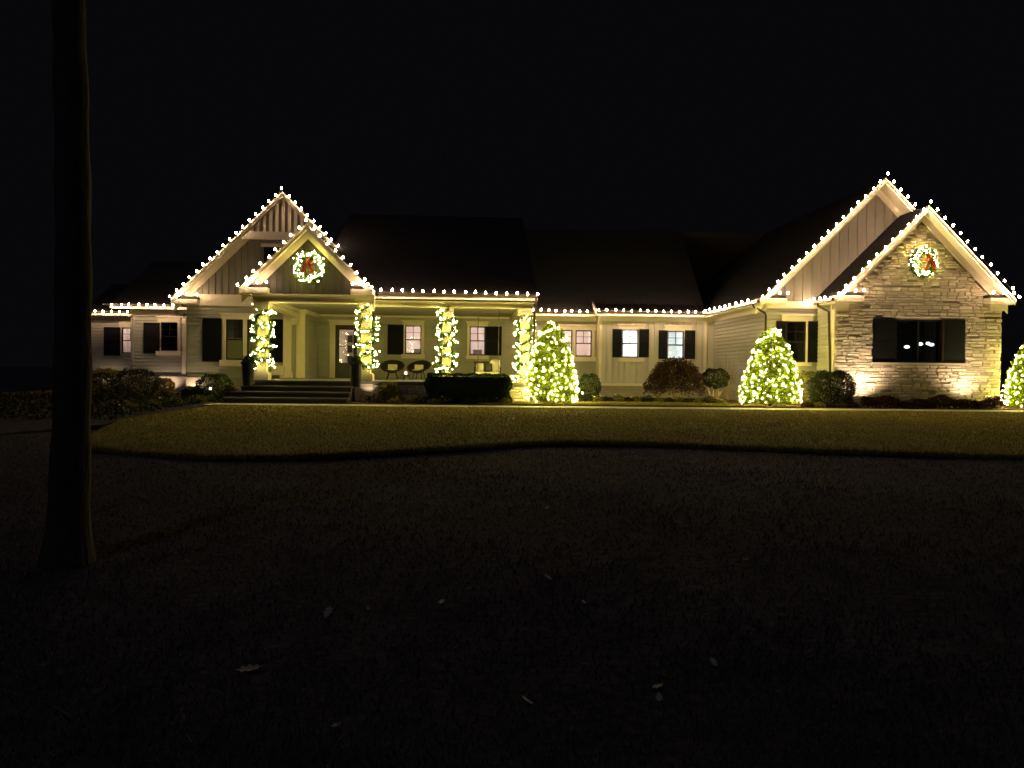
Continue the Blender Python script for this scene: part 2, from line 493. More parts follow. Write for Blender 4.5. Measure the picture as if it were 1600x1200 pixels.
def rects(x0, x1, z0, z1, holes):
    xsv = sorted({x0, x1, *[h[0] for h in holes], *[h[1] for h in holes]}); xsv = [x for x in xsv if x0 <= x <= x1]
    zsv = sorted({z0, z1, *[h[2] for h in holes], *[h[3] for h in holes]}); zsv = [z for z in zsv if z0 <= z <= z1]
    out = []
    for j in range(len(zsv) - 1):
        run = None
        for i in range(len(xsv) - 1):
            cx, cz = (xsv[i] + xsv[i + 1]) / 2, (zsv[j] + zsv[j + 1]) / 2
            blocked = any(h[0] < cx < h[1] and h[2] < cz < h[3] for h in holes)
            if blocked:
                if run: out.append((run[0], run[1], zsv[j], zsv[j + 1])); run = None
            else:
                run = (run[0], xsv[i + 1]) if run else (xsv[i], xsv[i + 1])
        if run: out.append((run[0], run[1], zsv[j], zsv[j + 1]))
    return out


def lap_wall(x0, x1, z0, z1, y, holes=(), name='siding_wall', label=None, th=0.12):
    mb = MB()
    for (a, b, c, d) in rects(x0, x1, z0, z1, holes):
        mb.box(a, b, y + 0.042, y + th, c, d)
        k0 = math.floor((c - FL) / LAP)
        z = FL + k0 * LAP
        while z < d - 1e-4:
            lo, hi = max(z + .018, c), min(z + LAP, d)
            if hi - lo > 0.004:
                f = lambda q: y - .002 + 0.034 * (q - z) / LAP
                mb.add([(a, f(lo), lo), (b, f(lo), lo), (b, f(hi), hi), (a, f(hi), hi), (a, y + .041, lo), (b, y + .041, lo)],
                       [(0, 1, 2, 3), (4, 5, 1, 0)])
            z += LAP
    o = mb.build(name, siding, house)
    if label: o['label'] = label
    return o


def lap_wall_side(x, y0, y1, z0, z1, sgn=-1, name='siding_wall'):    # wall along Y, face towards sgn*X
    mb = MB().box(x - sgn * 0.040, x - sgn * 0.12, y0, y1, z0, z1)
    z = z0
    while z < z1 - 1e-4:
        hi = min(z + LAP, z1)
        zl_ = z + .018
        mb.add([(x, y0, zl_), (x, y1, zl_), (x - sgn * .033, y1, hi), (x - sgn * .033, y0, hi), (x - sgn * .039, y0, zl_), (x - sgn * .039, y1, zl_)], [(0, 1, 2, 3), (4, 5, 1, 0)])
        z += LAP
    return mb.build(name, siding, house)


def bb_wall(poly_top, x0, x1, z0, y, pitch, name='board_wall', holes=(), label=None, bm_=None):
    """board-and-batten wall: poly_top(x) gives the upper edge; each board is its own piece"""
    bm_ = bm_ or boards
    w = MB()
    pts = [x0 + (x1 - x0) * i / 40 for i in range(41)]
    if not holes:
        w.prism([(x0, z0)] + [(x1, z0)] + [(q, max(z0 + .01, poly_top(q))) for q in reversed(pts)], y + 0.03, y + 0.10)
    else:
        for (a, b, c, d) in rects(x0, x1, z0, poly_top((x0 + x1) / 2), holes): w.box(a, b, y + .03, y + .10, c, d)
    wall = w.build(name, bm_, house)
    if label: wall['label'] = label
    n = max(1, round((x1 - x0) / pitch)); pw = (x1 - x0) / n
    for i in range(n):
        a, b = x0 + i * pw, x0 + (i + 1) * pw
        spans = [(z0, None)]
        for h in holes:
            if h[0] < b - .02 and h[1] > a + .02: spans = [(z0, h[2]), (h[3], None)]
        for lo, hi in spans:
            ta, tb = (poly_top(a), poly_top(b)) if hi is None else (hi, hi)
            if max(ta, tb) - lo < 0.06: continue
            ta, tb = max(ta, lo + .01), max(tb, lo + .01)
            tm = (ta + (tb - ta) * 0.83)
            m = MB()
            m.prism([(a + .004, lo), (b - .062, lo), (b - .062, tm), (a + .004, ta)], y, y + .029)
            m.prism([(b - .050, lo), (b - .006, lo), (b - .006, tb), (b - .050, tm)], y - .032, y + .029)
            m.build('board', bm_, wall)
    return wall


def stone_wall(x0, x1, z0, top, y, holes, name, hmin=0.065, hmax=0.135, wmin=0.16, wmax=0.55, limit=300):
    pts = [x0 + (x1 - x0) * i / 30 for i in range(31)]
    w = MB()
    zt = min(top(x0), top(x1))
    for (a, b, c, d) in rects(x0, x1, z0, zt, holes): w.box(a, b, y + .05, y + .25, c, d)
    if max(top(q) for q in pts) > zt + .02:
        w.prism([(x0, zt), (x1, zt)] + [(q, max(zt + 1e-3, top(q))) for q in reversed(pts)], y + .05, y + .25)
    wall = w.build(name, stonebackm, house)
    items = []
    z = z0
    zmax = max(top(q) for q in pts)
    while z < zmax - .02:
        h = random.uniform(hmin, hmax)
        x = x0 - random.uniform(0, .3)
        while x < x1:
            ww = random.uniform(wmin, wmax); a, b = max(x, x0), min(x + ww, x1); x += ww
            if b - a < .05: continue
            hh = h * random.choice([1, 1, 1, .5]) if random.random() < .8 else h
            for zz in ([z] if hh > .7 * h else [z, z + h / 2]):
                h2 = h if hh > .7 * h else h / 2
                c, d = zz + .005, zz + h2 - .005
                d2 = min(d, min(top(a), top(b)) - .01)
                if d2 - c < .03: continue
                seg = [(a + .005, b - .005)]
                for H in holes:
                    if H[2] < d2 and H[3] > c:
                        ns = []
                        for (p, q) in seg:
                            if q <= H[0] or p >= H[1]: ns.append((p, q))
                            else:
                                if p < H[0] - .05: ns.append((p, H[0] - .003))
                                if q > H[1] + .05: ns.append((H[1] + .003, q))
                        seg = ns
                for (p, q) in seg: items.append((p, q, c, d2))
        z += h
    items.sort(key=lambda i: -(i[1] - i[0]) * (i[3] - i[2]))
    rest = MB()
    for i, (p, q, c, d) in enumerate(items):
        pr = random.uniform(.0, .020)
        j = lambda s=.012: random.uniform(-s, s)
        f0 = y - pr
        vs = [(p, y + .06, c), (q, y + .06, c), (q, y + .06, d), (p, y + .06, d),
              (p + .004, f0 + .02, c + .003), (q - .004, f0 + .02, c + .003), (q - .004, f0 + .02, d - .003), (p + .004, f0 + .02, d - .003),
              (p + .02, f0 + j(), c + .012 + j(.006)), (q - .02, f0 + j(), c + .012 + j(.006)), (q - .02, f0 + j(), d - .012 + j(.006)), (p + .02, f0 + j(), d - .012 + j(.006))]
        fs = [(8, 9, 10, 11)]
        for a_, b_ in ((0, 4), (4, 8)):
            fs += [(a_ + k, a_ + (k + 1) % 4, b_ + (k + 1) % 4, b_ + k) for k in range(4)]
        if i < limit: MB().add(vs, fs).build('stone', stonem, wall)
        else: rest.add(vs, fs)
    if rest.v:
        o = rest.build('small_stones', stonem, wall); o['kind'] = 'stuff'
    return wall


# ---------------- windows
def head_trim(w, x0, x1, y, z0, z1):
    MB().box(x0, x1, y - .035, y, z0, z1 - .05).box(x0 - .05, x1 + .05, y - .085, y, z1 - .05, z1).build('head_trim', trim, w)


def window(p, y, head=None, sill=None, sides=(True, True), lites=True, casing=.11, sashes=1, shade=None, blind=False, headx=None, sillx=None, depth=.06):
    """p = (px0, px1, py0, py1) of one sash opening on wall plane y; returns the hole and the window part"""
    x0, x1 = X(p[0], y, p[2]), X(p[1], y, p[2])
    z1, z0 = Zp(p[2], y, (p[0] + p[1]) / 2), Zp(p[3], y, (p[0] + p[1]) / 2)
    w = MB()
    t = .045
    w.box(x0, x1, y + depth - .03, y + depth + .02, z0, z0 + t).box(x0, x1, y + depth - .03, y + depth + .02, z1 - t, z1)
    w.box(x0, x0 + t, y + depth - .03, y + depth + .02, z0 + t, z1 - t).box(x1 - t, x1, y + depth - .03, y + depth + .02, z0 + t, z1 - t)
    win = w.build('window', sashm, house)
    zm = (z0 + z1) / 2
    MB().box(x0 + t, x1 - t, y + depth - .026, y + depth + .015, zm - .022, zm + .022).build('meeting_rail', sashm, win)
    if lites:
        MB().box((x0 + x1) / 2 - .011, (x0 + x1) / 2 + .011, y + depth - .02, y + depth + .01, zm + .022, z1 - t).build('muntin', sashm, win)
        zz = (zm + z1) / 2
        MB().box(x0 + t, x1 - t, y + depth - .018, y + depth + .008, zz - .009, zz + .009).build('muntin', sashm, win)
    for a, b in ((z0 + t, zm - .022), (zm + .022, z1 - t)):
        MB().box(x0 + t, x1 - t, y + depth - .004, y + depth + .002, a, b).build('pane', glass, win)
    if sides[0]: MB().box(x0 - casing, x0, y - .03, y + depth + .02, z0 - .02, z1).build('side_casing', trim, win)
    if sides[1]: MB().box(x1, x1 + casing, y - .03, y + depth + .02, z0 - .02, z1).build('side_casing', trim, win)
    if head: head_trim(win, *(headx or (x0 - casing, x1 + casing)), y, z1, Zp(head, y, p[0]))
    if sill:
        a, b = sillx or (x0 - casing - .04, x1 + casing + .04)
        MB().box(a, b, y - .09, y + .02, Zp(sill, y, p[0]), z0 - .02).build('sill', trim, win)
    if shade:
        MB().box(x0 + .02, x1 - .02, y + depth + .05, y + depth + .055, z0 + shade[0] * (z1 - z0), z0 + shade[1] * (z1 - z0)).build('roller_shade', shadem, win)
    if blind:
        nsl = 16
        for i in range(nsl):
            zc = z0 + t + (z1 - z0 - 2 * t) * (i + .5) / nsl
            MB().add([(x0 + .05, y + depth + .05, zc - .012), (x1 - .05, y + depth + .05, zc - .012), (x1 - .05, y + depth + .09, zc + .012), (x0 + .05, y + depth + .09, zc + .012)],
                     [(0, 1, 2, 3)]).build('blind_slat', trim, win)
    return (x0, x1, z0, z1), win


def shutter(p, y):
    x0, x1 = X(p[0], y, p[2]), X(p[1], y, p[2]); z1, z0 = Zp(p[2], y, p[0]), Zp(p[3], y, p[0])
    s = MB(); f = .055; ya, yb = y - .055, y - .033
    s.box(x0, x0 + f, ya, yb, z0, z1).box(x1 - f, x1, ya, yb, z0, z1)
    zm = (z0 + z1) / 2
    for a, b in ((z0, z0 + .09), (zm - .045, zm + .045), (z1 - .07, z1)): s.box(x0 + f, x1 - f, ya, yb, a, b)
    s.box(x0 + f, x1 - f, ya + .015, yb + .002, z0 + .09, zm - .045).box(x0 + f, x1 - f, ya + .015, yb + .002, zm + .045, z1 - .07)
    o = s.build('shutter', blackp, house)
    sl = MB()
    for a, b in ((z0 + .09, zm - .045), (zm + .045, z1 - .07)):
        z = a + .02
        while z < b - .03:
            sl.add([(x0 + f, ya + .002, z), (x1 - f, ya + .002, z), (x1 - f, ya + .014, z + .035), (x0 + f, ya + .014, z + .035)], [(0, 1, 2, 3)]); z += .045
    lo = sl.build('louvers', blackp, o); lo['kind'] = 'stuff'
    return o


def room(x0, x1, y0, y1, z0, z1, m, lamp=None, lampz=None, lampr=.16, holes=()):
    """hollow room behind windows; open at the front where the wall's windows are"""
    a = MB()
    a.box(x0, x1, y1, y1 + .05, z0, z1).box(x0 - .05, x0, y0, y1 + .05, z0, z1).box(x1, x1 + .05, y0, y1 + .05, z0, z1)
    a.box(x0, x1, y0, y1, z1, z1 + .05).box(x0, x1, y0, y1, z0 - .05, z0)
    for (p, q, c, d) in rects(x0, x1, z0, z1, [h for h in holes]): a.box(p, q, y0, y0 + .03, c, d)
    r = a.build('room', m, house)
    if lamp:
        cx, cy = (x0 + x1) / 2, y0 + (y1 - y0) * .55
        MB().lathe([(lampr * .5, 0), (lampr, .03), (lampr, .09), (lampr * .5, .12)], (cx, cy, (lampz or z1) - .14), 10).build('ceiling_or_added_lamp', lamp, r)
    return r


# --- section B and A (far wing at the end) and the big gable wall
zt = EV - .05
hB, wB = window((190, 216, 512, 552), YB, head=497, sides=(True, True))
shutter((163, 188.5, 511, 556), YB)
hA, wA = window((251, 278, 503.5, 548), YA, head=494, sill=555, sides=(True, True))
shutter((225, 250.5, 504, 552), YA)
xB0, xA0, xG0 = X(134, YB), X(204, YA), X(291, YG)
hB = (hB[0], hB[1], hB[2], hB[3])
lap_wall(xB0, X(250, YB), FL, zt, YB, [hB])
lap_wall(xA0, X(300, YA), FL, zt, YA, [hA])
h3a, w3a = window((353, 380, 499, 562), YG, head=489, sill=572, sides=(True, False), shade=(.0, .54), headx=(X(345, YG), X(421, YG)), sillx=(X(344, YG), X(421, YG)))
h3b, w3b = window((386, 413, 499, 562), YG, sides=(False, True), shade=(.0, .54))
MB().box(h3a[1], h3b[0], YG - .03, YG + .08, h3a[2] - .02, h3a[3]).build('mullion', trim, w3a)
shutter((317, 347, 497, 565), YG)
shutter((422, 443, 499, 566), YG)
xG1 = X(476, YG)
lap_wall(xG0, xG1, FL, zt, YG, [h3a, h3b])
lap_wall_side(X(204, YA), YA, YB, FL, zt, -1)
lap_wall_side(xG0, YG + .12, YA, FL, zt, -1)
lap_wall_side(xG1, YG + .12, YML, FL, 4.0, 1)
# corner boards, friezes
def fbox(name, x0, x1, y0, y1, z0, z1, m=trim, parent=None):
    return MB().box(x0, x1, y0, y1, z0, z1).build(name, m, parent or house)
fbox('corner_board', X(285, YA), X(291, YA), YA - .03, YA + .02, FL, zt - .3)
fbox('corner_board', xG1 - .30, xG1 + .02, YG - .04, YG - .002, FL, 3.62)
fbox('corner_capital', xG1 - .34, xG1 + .05, YG - .07, YG - .002, 3.62, 3.90)
fbox('frieze_board', xB0 - .1, X(230, YB), YB - .03, YB - .002, zt - .42, zt)
fbox('frieze_board', xA0 - .02, X(292, YA), YA - .03, YA - .002, zt - .40, zt)
fbox('frieze_board', xG0 - .1, xG1 - .36, YG - .06, YG - .003, zt - .12, zt + .12)
fbox('soffit', xA0 - .9, X(296, YA), YA - .42, YA, zt + .0, zt + .02)
fbox('soffit', xB0 - .5, X(240, YB), YB - .42, YB, zt + .0, zt + .02)
# foundation band of painted brick with a ledge
for (a, b, y) in ((xB0, X(250, YB), YB), (xA0, X(300, YA), YA), (xG0, xG1, YG)):
    fbox('foundation_wall', a, b, y - .02, y + .15, .3, FL - .06, brickm)
    fbox('water_table_ledge', a - .04, b + .0, y - .10, y + .02, FL - .06, FL - .003, brickm)
# --- porch back wall, door and middle-left wall
hD = (X(524, YML), X(558, YML), FL, Zp(508, YML, 540))
h4, w4 = window((633, 658.5, 508.5, 553), YML, head=500, sill=560)
shutter((606, 631, 507, 554), YML)
h5, w5 = window((734, 758.5, 510, 555), YML, head=502, sill=561)
shutter((758.5, 784, 510, 555.5), YML)
h6b, w6b = window((899.5, 925, 516, 557), YML, sides=(False, True), head=507, sill=564.5, headx=(X(866, YML), X(931, YML)), sillx=(X(864, YML), X(931, YML)))
h6a, w6a = window((869, 894.5, 515.5, 556.5), YML, sides=(True, False))
MB().box(h6a[1], h6b[0], YML - .03, YML + .08, h6b[2] - .02, h6b[3]).build('mullion', trim, w6b)
xBC0, xBC1 = X(940, YMR), X(1104, YMR)
lap_wall(xG1, xBC0 + .1, FL - .1, 4.0, YML, [hD, h4, h5, h6a, h6b])
fbox('frieze_board', xG1 + .02, 2.0, YML - .05, YML - .002, Zp(497, YML, 700), Zp(488.5, YML, 700))
fbox('frieze_board', xG1 + .003, xG1 + .05, YG + .13, YML - .055, Zp(497, YML, 500), Zp(488.5, YML, 500))
# door
dx0, dx1, dz1 = hD[0], hD[1], hD[3]
d = MB()
dl, dr, dt = dx0 + .05, dx1 - .05, dz1 - .06
gz0, gz1 = FL + .62, dt - .13
d.box(dl, dl + .10, YML + .04, YML + .09, FL, dt).box(dr - .10, dr, YML + .04, YML + .09, FL, dt)
d.box(dl + .10, dr - .10, YML + .04, YML + .09, gz1, dt).box(dl + .10, dr - .10, YML + .04, YML + .09, FL, gz0)
do = d.build('door', doorm, house)
MB().box(dl + .17, dr - .17, YML + .022, YML + .039, FL + .16, gz0 - .1).build('door_panel', doorm, do)
MB().box(dl + .10, dr - .10, YML + .062, YML + .068, gz0, gz1).build('pane', glass, do)
zmid = (gz0 + gz1) / 2
MB().box(dl + .10, dr - .10, YML + .045, YML + .061, zmid - .012, zmid + .012).build('muntin', doorm, do)
MB().tube([(dr - .05, YML + .04, FL + .95), (dr - .05, YML - .03, FL + .95), (dr - .05, YML - .03, FL + 1.15), (dr - .05, YML + .04, FL + 1.15)], .012).build('handle', gutterm, do)
for a, b in ((dx0, dl), (dr, dx1)):
    fbox('door_frame', a, b, YML - .01, YML + .1, FL, dz1 - .06, sashm, do)
fbox('door_frame', dx0, dx1, YML - .01, YML + .1, dz1 - .06, dz1, sashm, do)
fbox('side_casing', dx0 - .22, dx0, YML - .05, YML + .02, FL, dz1, trim, do)
fbox('side_casing', dx1, dx1 + .22, YML - .05, YML + .02, FL, dz1, trim, do)
MB().box(dx0 - .25, dx1 + .25, YML - .06, YML + .02, dz1, dz1 + .16).box(dx0 - .30, dx1 + .30, YML - .11, YML + .02, dz1 + .16, dz1 + .21).build('head_trim', trim, do)

# --- middle board-and-batten bay
h7, w7 = window((972, 998, 515, 558.5), YMR, head=506, sill=565, casing=.03, blind=True, headx=(X(966, YMR), X(1007, YMR)), sillx=(X(966, YMR), X(1006, YMR)))
h8, w8 = window((1043, 1069, 517, 561), YMR, head=508, sill=568, casing=.03, blind=True, headx=(X(1038, YMR), X(1080, YMR)), sillx=(X(1038, YMR), X(1078, YMR)))
for q in ((957, 971.5, 514, 558.5), (998.5, 1014, 514, 558.5), (1029, 1042.5, 516, 561), (1069.5, 1086, 516, 561)): shutter(q, YMR)
bb_wall(lambda q: 3.98, xBC0, xBC1 + .35, FL - .1, YMR, .245, holes=[h7, h8], label='pale board and batten bay with two bright windows', bm_=paleboards)
fbox('corner_board', xBC0 - .12, xBC0, YMR - .04, YMR + .5, FL - .1, 3.98)
fbox('corner_board', xBC1 - .12, xBC1 - .01, YMR - .045, YMR - .025, FL - .1, 3.66)
fbox('frieze_board', xBC0 - .14, 9.95, YMR - .08, YMR - .046, 3.66, 3.98)
fbox('frieze_board', 2.0, xBC0 - .15, YML - .08, YML - .003, 3.66, 3.98)
fbox('foundation_wall', 2.0, xBC0 - .14, YML - .03, YML + .15, .3, FL - .1, stonebackm)
fbox('foundation_wall', xBC0 - .14, 9.9, YMR - .06, YMR + .15, .3, FL - .19, brickm)
fbox('water_table_ledge', xBC0 - .18, 9.9, YMR - .12, YMR + .1, FL - .19, FL - .103, trim)
fbox('soffit', 2.0, xBC0 - .14, YML - .42, YML, 3.98, 4.0)
fbox('soffit', xBC0 - .2, 9.9, YMR - .42, YMR, 3.985, 4.005)

# --- side wall and front of the garage wing
xW0 = 9.90
lap_wall_side(xW0, YW + .13, YMR + .2, FL - .3, 3.75, -1)
fbox('frieze_board', xW0 - .05, xW0 - .003, YW + .0, YMR - .09, 3.70, 3.99)
fbox('soffit', 9.52, xW0, YW - .5, YMR, 3.99, 4.01)
fbox('foundation_wall', xW0 - .03, xW0 + .1, YW + .02, YMR, .3, FL - .3, brickm)
h9, w9 = window((1229, 1260, 502, 565.5), YW, head=491, sill=571.5, casing=.05, headx=(X(1221, YW), X(1269, YW)), sillx=(X(1222, YW), X(1267, YW)))
for q in ((1212, 1228.5, 502, 566), (1262, 1277.5, 502, 566)): shutter(q, YW)
xS0, xS1 = X(1304, YS), X(1565, YS)
lap_wall(xW0, xS0 + .3, FL - .3, 3.80, YW, [h9])
fbox('foundation_wall', xW0 - .03, xS0, YW - .02, YW + .15, .3, FL - .3, brickm)
fbox('frieze_board', xW0 - .05, xS0 + .1, YW - .06, YW - .002, 3.80, EV - .02)

# --- stone gable wing
sx0, sx1 = X(1364, YS, 530), X(1508, YS, 530)
sz1, sz0 = Zp(499, YS, 1440), Zp(567, YS, 1440)
h10 = (sx0, sx1, sz0, sz1)
wl, wr = X(1400, YS), X(1472, YS)
SC, SP, SH = 14.42, 6.99, 2.93           # ridge x, peak z, half width at the eave
stop = lambda q: min(SP - abs(q - SC) - .30, SP - .3)
stone_wall(xS0, xS1, GR - .1, stop, YS, [h10], 'stone_wall')
lap_wall_side(xS0, YS + .25, YW, .4, 3.93, -1)
MB().box(xS0 - .012, xS0 + .10, YS + .02, YS + .249, .4, 3.72).build('corner_board', trim, house)
MB().box(xS1 - .2, xS1, YS + .25, 40, .4, 4.0).build('stone_return_wall', stonem, house)
w = MB(); t = .06; dpt = YS + .05
w.box(wl, wr, dpt, dpt + .06, sz0, sz0 + t).box(wl, wr, dpt, dpt + .06, sz1 - t, sz1)
for a in (wl, (wl + wr) / 2 - .03, wr - t): w.box(a, a + t, dpt, dpt + .06, sz0 + t, sz1 - t)
w10 = w.build('window', sashm, house)
for a, b in ((wl + t, (wl + wr) / 2 - .03), ((wl + wr) / 2 + .03, wr - t)): MB().box(a, b, dpt + .02, dpt + .026, sz0 + t, sz1 - t).build('pane', glass, w10)
MB().box(wr, wr + .05, YS - .02, YS + .1, sz0, sz1).build('side_casing', gutterm, w10)
MB().box(sx0 - .03, sx1 + .03, YS - .07, YS + .1, sz0 - .07, sz0).build('sill', stonem, w10)
def bigshutter(a, b):
    s = MB().box(a, b, YS - .01, YS + .03, sz0, sz1).build('shutter', blackp, house)
    MB().box(a + .08, b - .08, YS - .018, YS - .011, sz0 + .1, (sz0 + sz1) / 2 - .05).build('panel', blackp, s)
    MB().box(a + .08, b - .08, YS - .018, YS - .011, (sz0 + sz1) / 2 + .05, sz1 - .1).build('panel', blackp, s)
bigshutter(sx0 + .01, wl - .01); bigshutter(wr + .06, sx1 - .01)
r10 = room(wl - .3, wr + 2.0, YS + .3, YS + 4, sz0 - .3, sz1 + .3, roomdark, holes=[(wl, wr, sz0, sz1)])
for px_, py_, rr in ((1417, 542, .085), (1437, 537.5, .10), (1450, 536.6, .065), (1455.5, 538.5, .08)):
    p = ay(px_, py_, YS + 1.6)
    lp = MB().lathe([(rr * .5, -.05), (rr, -.02), (rr, .02), (rr * .5, .05)], p, 10).build('pendant_lamp', lampd, r10)
    MB().tube([p + Vector((0, 0, .05)), (p.x, p.y, sz1 + .3)], .006, 4).build('pendant_cord', fixm, lp)
# small glimpses of pale blind rails in the upper part of the window
for py_ in (504, 518):
    p0, p1 = ay(1400, py_, YS + .5), ay(1421, py_, YS + .5)
    MB().box(p0.x, p1.x, YS + .5, YS + .52, p0.z - .015, p0.z + .015).build('blind_rail', cushm, r10)

# rooms behind the lit windows
room(h4[0] - .9, h4[1] + .9, YML + .15, YML + 3.2, FL, 3.9, roomw, lampw, holes=[h4], lampr=.2)
r4 = [o for o in house.children if o.name.startswith('room')][-1]
room(h5[0] - .9, h5[1] + .9, YML + .15, YML + 3.2, FL, 3.9, roomw, lampw, holes=[h5], lampr=.2)
room(h6a[0] - .6, h6b[1] + .25, YML + .15, YML + 3.0, FL, 3.9, roomw, lampw, holes=[h6a, h6b], lampr=.24)
room(h7[0] - .4, h8[1] + .4, YMR + .15, YMR + 2.6, FL, 3.9, roomcool, lampc, holes=[h7, h8], lampr=.2)
rD = room(hD[0] - .9, hD[1] + .9, YML + .15, YML + 4.0, FL, 3.9, roomw, lamph, holes=[hD], lampr=.26)
room(hB[0] - .3, hB[1] + .3, YB + .15, YB + 1.2, FL, 3.9, roomw, lampw, holes=[hB], lampr=.10)
# hallway furniture seen through the door: white stair panel and a table lamp
xd = (dl + dr) / 2
hall = MB().box(xd - .36, xd + .34, YML + 2.0, YML + 2.06, FL, FL + 1.95).build('panelled_divider', trim, rD)
for i in range(2):
    for j in range(4):
        MB().box(xd - .26 + i * .28, xd - .05 + i * .28, YML + 1.97, YML + 1.995, FL + .2 + j * .44, FL + .5 + j * .44).build('panel', roomdark, hall)
for p_ in (h4, h5):
    MB().box(p_[0] + .15, p_[0] + .55, YML + 2.9, YML + 3.15, FL + 1.0, FL + 1.3).build('wall_picture', roomdark, house)
room(h3a[0] - .2, h3b[1] + .2, YG + .2, YG + 2.2, FL, 3.9, roomdark, lamps, lampz=FL + 1.0, holes=[h3a, h3b], lampr=.16)  # low lamp added here so the roller shades glow
room(hA[0] - .2, hA[1] + .2, YA + .2, YA + 2.2, FL, 3.9, roomdark, holes=[hA])
room(h9[0] - .2, h9[1] + .2, YW + .2, YW + 2.2, FL, 3.9, roomdark, holes=[h9])

# ---------------- roofs
def gable(cx, peak, half, y0, y1, wall_y, x_right=None, ov_sof=True, name='gable_roof', left_to=None):
    """gable roof with fascia rakes and cream soffits. Roof edge at (cx-half, peak-half)"""
    th = .13
    r = MB()
    xr = x_right if x_right is not None else cx + half
    xl = left_to if left_to is not None else cx - half
    zl, zr = peak - (cx - xl), peak - (xr - cx)
    r.prism([(xl, zl), (cx, peak), (cx, peak - th), (xl, zl - th)], y0 + .03, y1)
    r.prism([(cx, peak), (xr, zr), (xr, zr - th), (cx, peak - th)], y0 + .03, y1)
    ro = r.build(name, shingle, house)
    w_ = .19   # rake board depth
    for (xa, za) in ((xl, zl), (xr, zr)):
        MB().prism([(xa, za), (cx, peak), (cx, peak - w_), (xa, za - w_)] if xa < cx else [(cx, peak), (xa, za), (xa, za - w_), (cx, peak - w_)], y0, y0 + .028).build('rake_board', trim, ro)
        MB().prism([(xa, za - .002), (cx, peak - .002), (cx, peak - .07), (xa, za - .07)] if xa < cx else [(cx, peak - .002), (xa, za - .002), (xa, za - .07), (cx, peak - .07)], y0 - .035, y0 - .002).build('rake_moulding', trim, ro)
        s_ = th + .004
        MB().prism([(xa, za - s_), (cx, peak - s_), (cx, peak - s_ - .02), (xa, za - s_ - .02)] if xa < cx else [(cx, peak - s_), (xa, za - s_), (xa, za - s_ - .02), (cx, peak - s_ - .02)], y0 + .032, wall_y + .03).build('rake_soffit', trim, ro)
        # wide frieze against the wall below the soffit
        MB().prism([(xa, za - s_ - .022), (cx, peak - s_ - .022), (cx, peak - s_ - .30), (xa, za - s_ - .30)] if xa < cx else [(cx, peak - s_ - .022), (xa, za - s_ - .022), (xa, za - s_ - .30), (cx, peak - s_ - .30)], wall_y - .05, wall_y - .028).build('rake_frieze', trim, ro)
    return ro


def eave_return(x0, x1, y0, y1, z1, h=.16):
    o = MB().box(x0, x1, y0, y1, z1 - h, z1).build('eave_return', trim, house)
    xm = .05
    MB().prism([(x0, z1 + .002), (x1, z1 + .002), (x1 - .02 if x0 < x1 else x1, z1 + .10), (x0 + .02, z1 + .10)], y0 + .05, y1).build('return_cap', shingle, o)
    return o


# big gable of the left part
GC, GP, GH = -7.0, 8.08, 4.0
gL = gable(GC, GP, GH, 28.9, 40, YG, x_right=-4.9)
gtop = lambda q: GP - abs(q - GC) - .30
bb_wall(gtop, xG0 + .1, -4.3, zt + .12, YG, .24, name='gable_wall', label='taupe boarded wall of the larger gable')
fbox('gable_base_board', xG0 - .05, -3.4, YG - .07, YG - .03, zt + .121, zt + .30)
eave_return(-11.0, X(309, 29.0), 28.92, YG - .08, 4.08)
# collar board and slats in the peak
zc0, zc1 = Zp(374, 28.9, 430), Zp(362, 28.9, 430)
hw = GP - zc1 - .2
MB().prism([(GC - hw - (zc1 - zc0) + .03, zc0), (GC + hw + .1, zc0), (GC + hw, zc1), (GC - hw + .05, zc1)], 28.905, 28.99).build('collar_board', trim, gL)
MB().prism([(GC - hw + .05, zc1 + .002), (GC + hw - .05, zc1 + .002), (GC, GP - .25)], 29.12, 29.15).build('peak_panel', boards, gL)
nsl = 11
for i in range(nsl):
    xx = GC - hw + .15 + (2 * hw - .3) * i / (nsl - 1)
    ztp = GP - abs(xx - GC) - .22
    if ztp - zc1 > .1:
        MB().prism([(xx - .05, zc1 + .002), (xx + .05, zc1 + .002), (xx + .05, ztp - (.05 if xx > GC else -.05) * (abs(xx - GC) > .05)), (xx - .05, ztp + (.05 if xx > GC else -.05) * (abs(xx - GC) > .05))], 29.0, 29.09).build('peak_slat', trim, gL)
# little attic window half behind the portico
ax0, ax1, az1_, az0_ = X(412, YG), X(446, YG), Zp(386, YG, 420), Zp(412, YG, 420)
fw = MB().box(ax0, ax1, YG - .05, YG - .026, az0_, az1_).build('attic_window', sashm, house)
MB().box(ax0 - .1, ax1 + .1, YG - .09, YG - .026, az1_, az1_ + .12).build('head_trim', trim, fw)
MB().box(ax0 + .06, ax1 - .06, YG - .056, YG - .051, az0_ + .06, az1_ - .06).build('pane', glass, fw)

# side wings A and B: shed roofs rising back from the eave
def shed(x0, x1, y0, z0, y1, slope, m=shingle, name='roof', th=.12):
    o = MB().slab([(x0, y0, z0), (x1, y0, z0), (x1, y1, z0 + (y1 - y0) * slope), (x0, y1, z0 + (y1 - y0) * slope)], th).build(name, m, house)
    return o
def fascia(x0, x1, y, z, gutter=True, parent=None):
    o = MB().box(x0, x1, y - .002, y + .03, z - .20, z - .02).build('fascia_board', trim, parent or house)
    if gutter:
        MB().prism([(y - .10, z - .02), (y - .004, z - .02), (y - .004, z - .10), (y - .06, z - .10)], x0, x1, axis='x').build('gutter', gutterm, o)
    return o
sA = shed(X(172, 31.0), xG0 + .1, 31.0, EV, 35, .55); fascia(X(172, 31.0), xG0 - .3, 30.97, EV)
sB = shed(-17.2, -13.0, 35.3, EV, 38, .55); fascia(-17.2, -14.6, 35.27, EV)

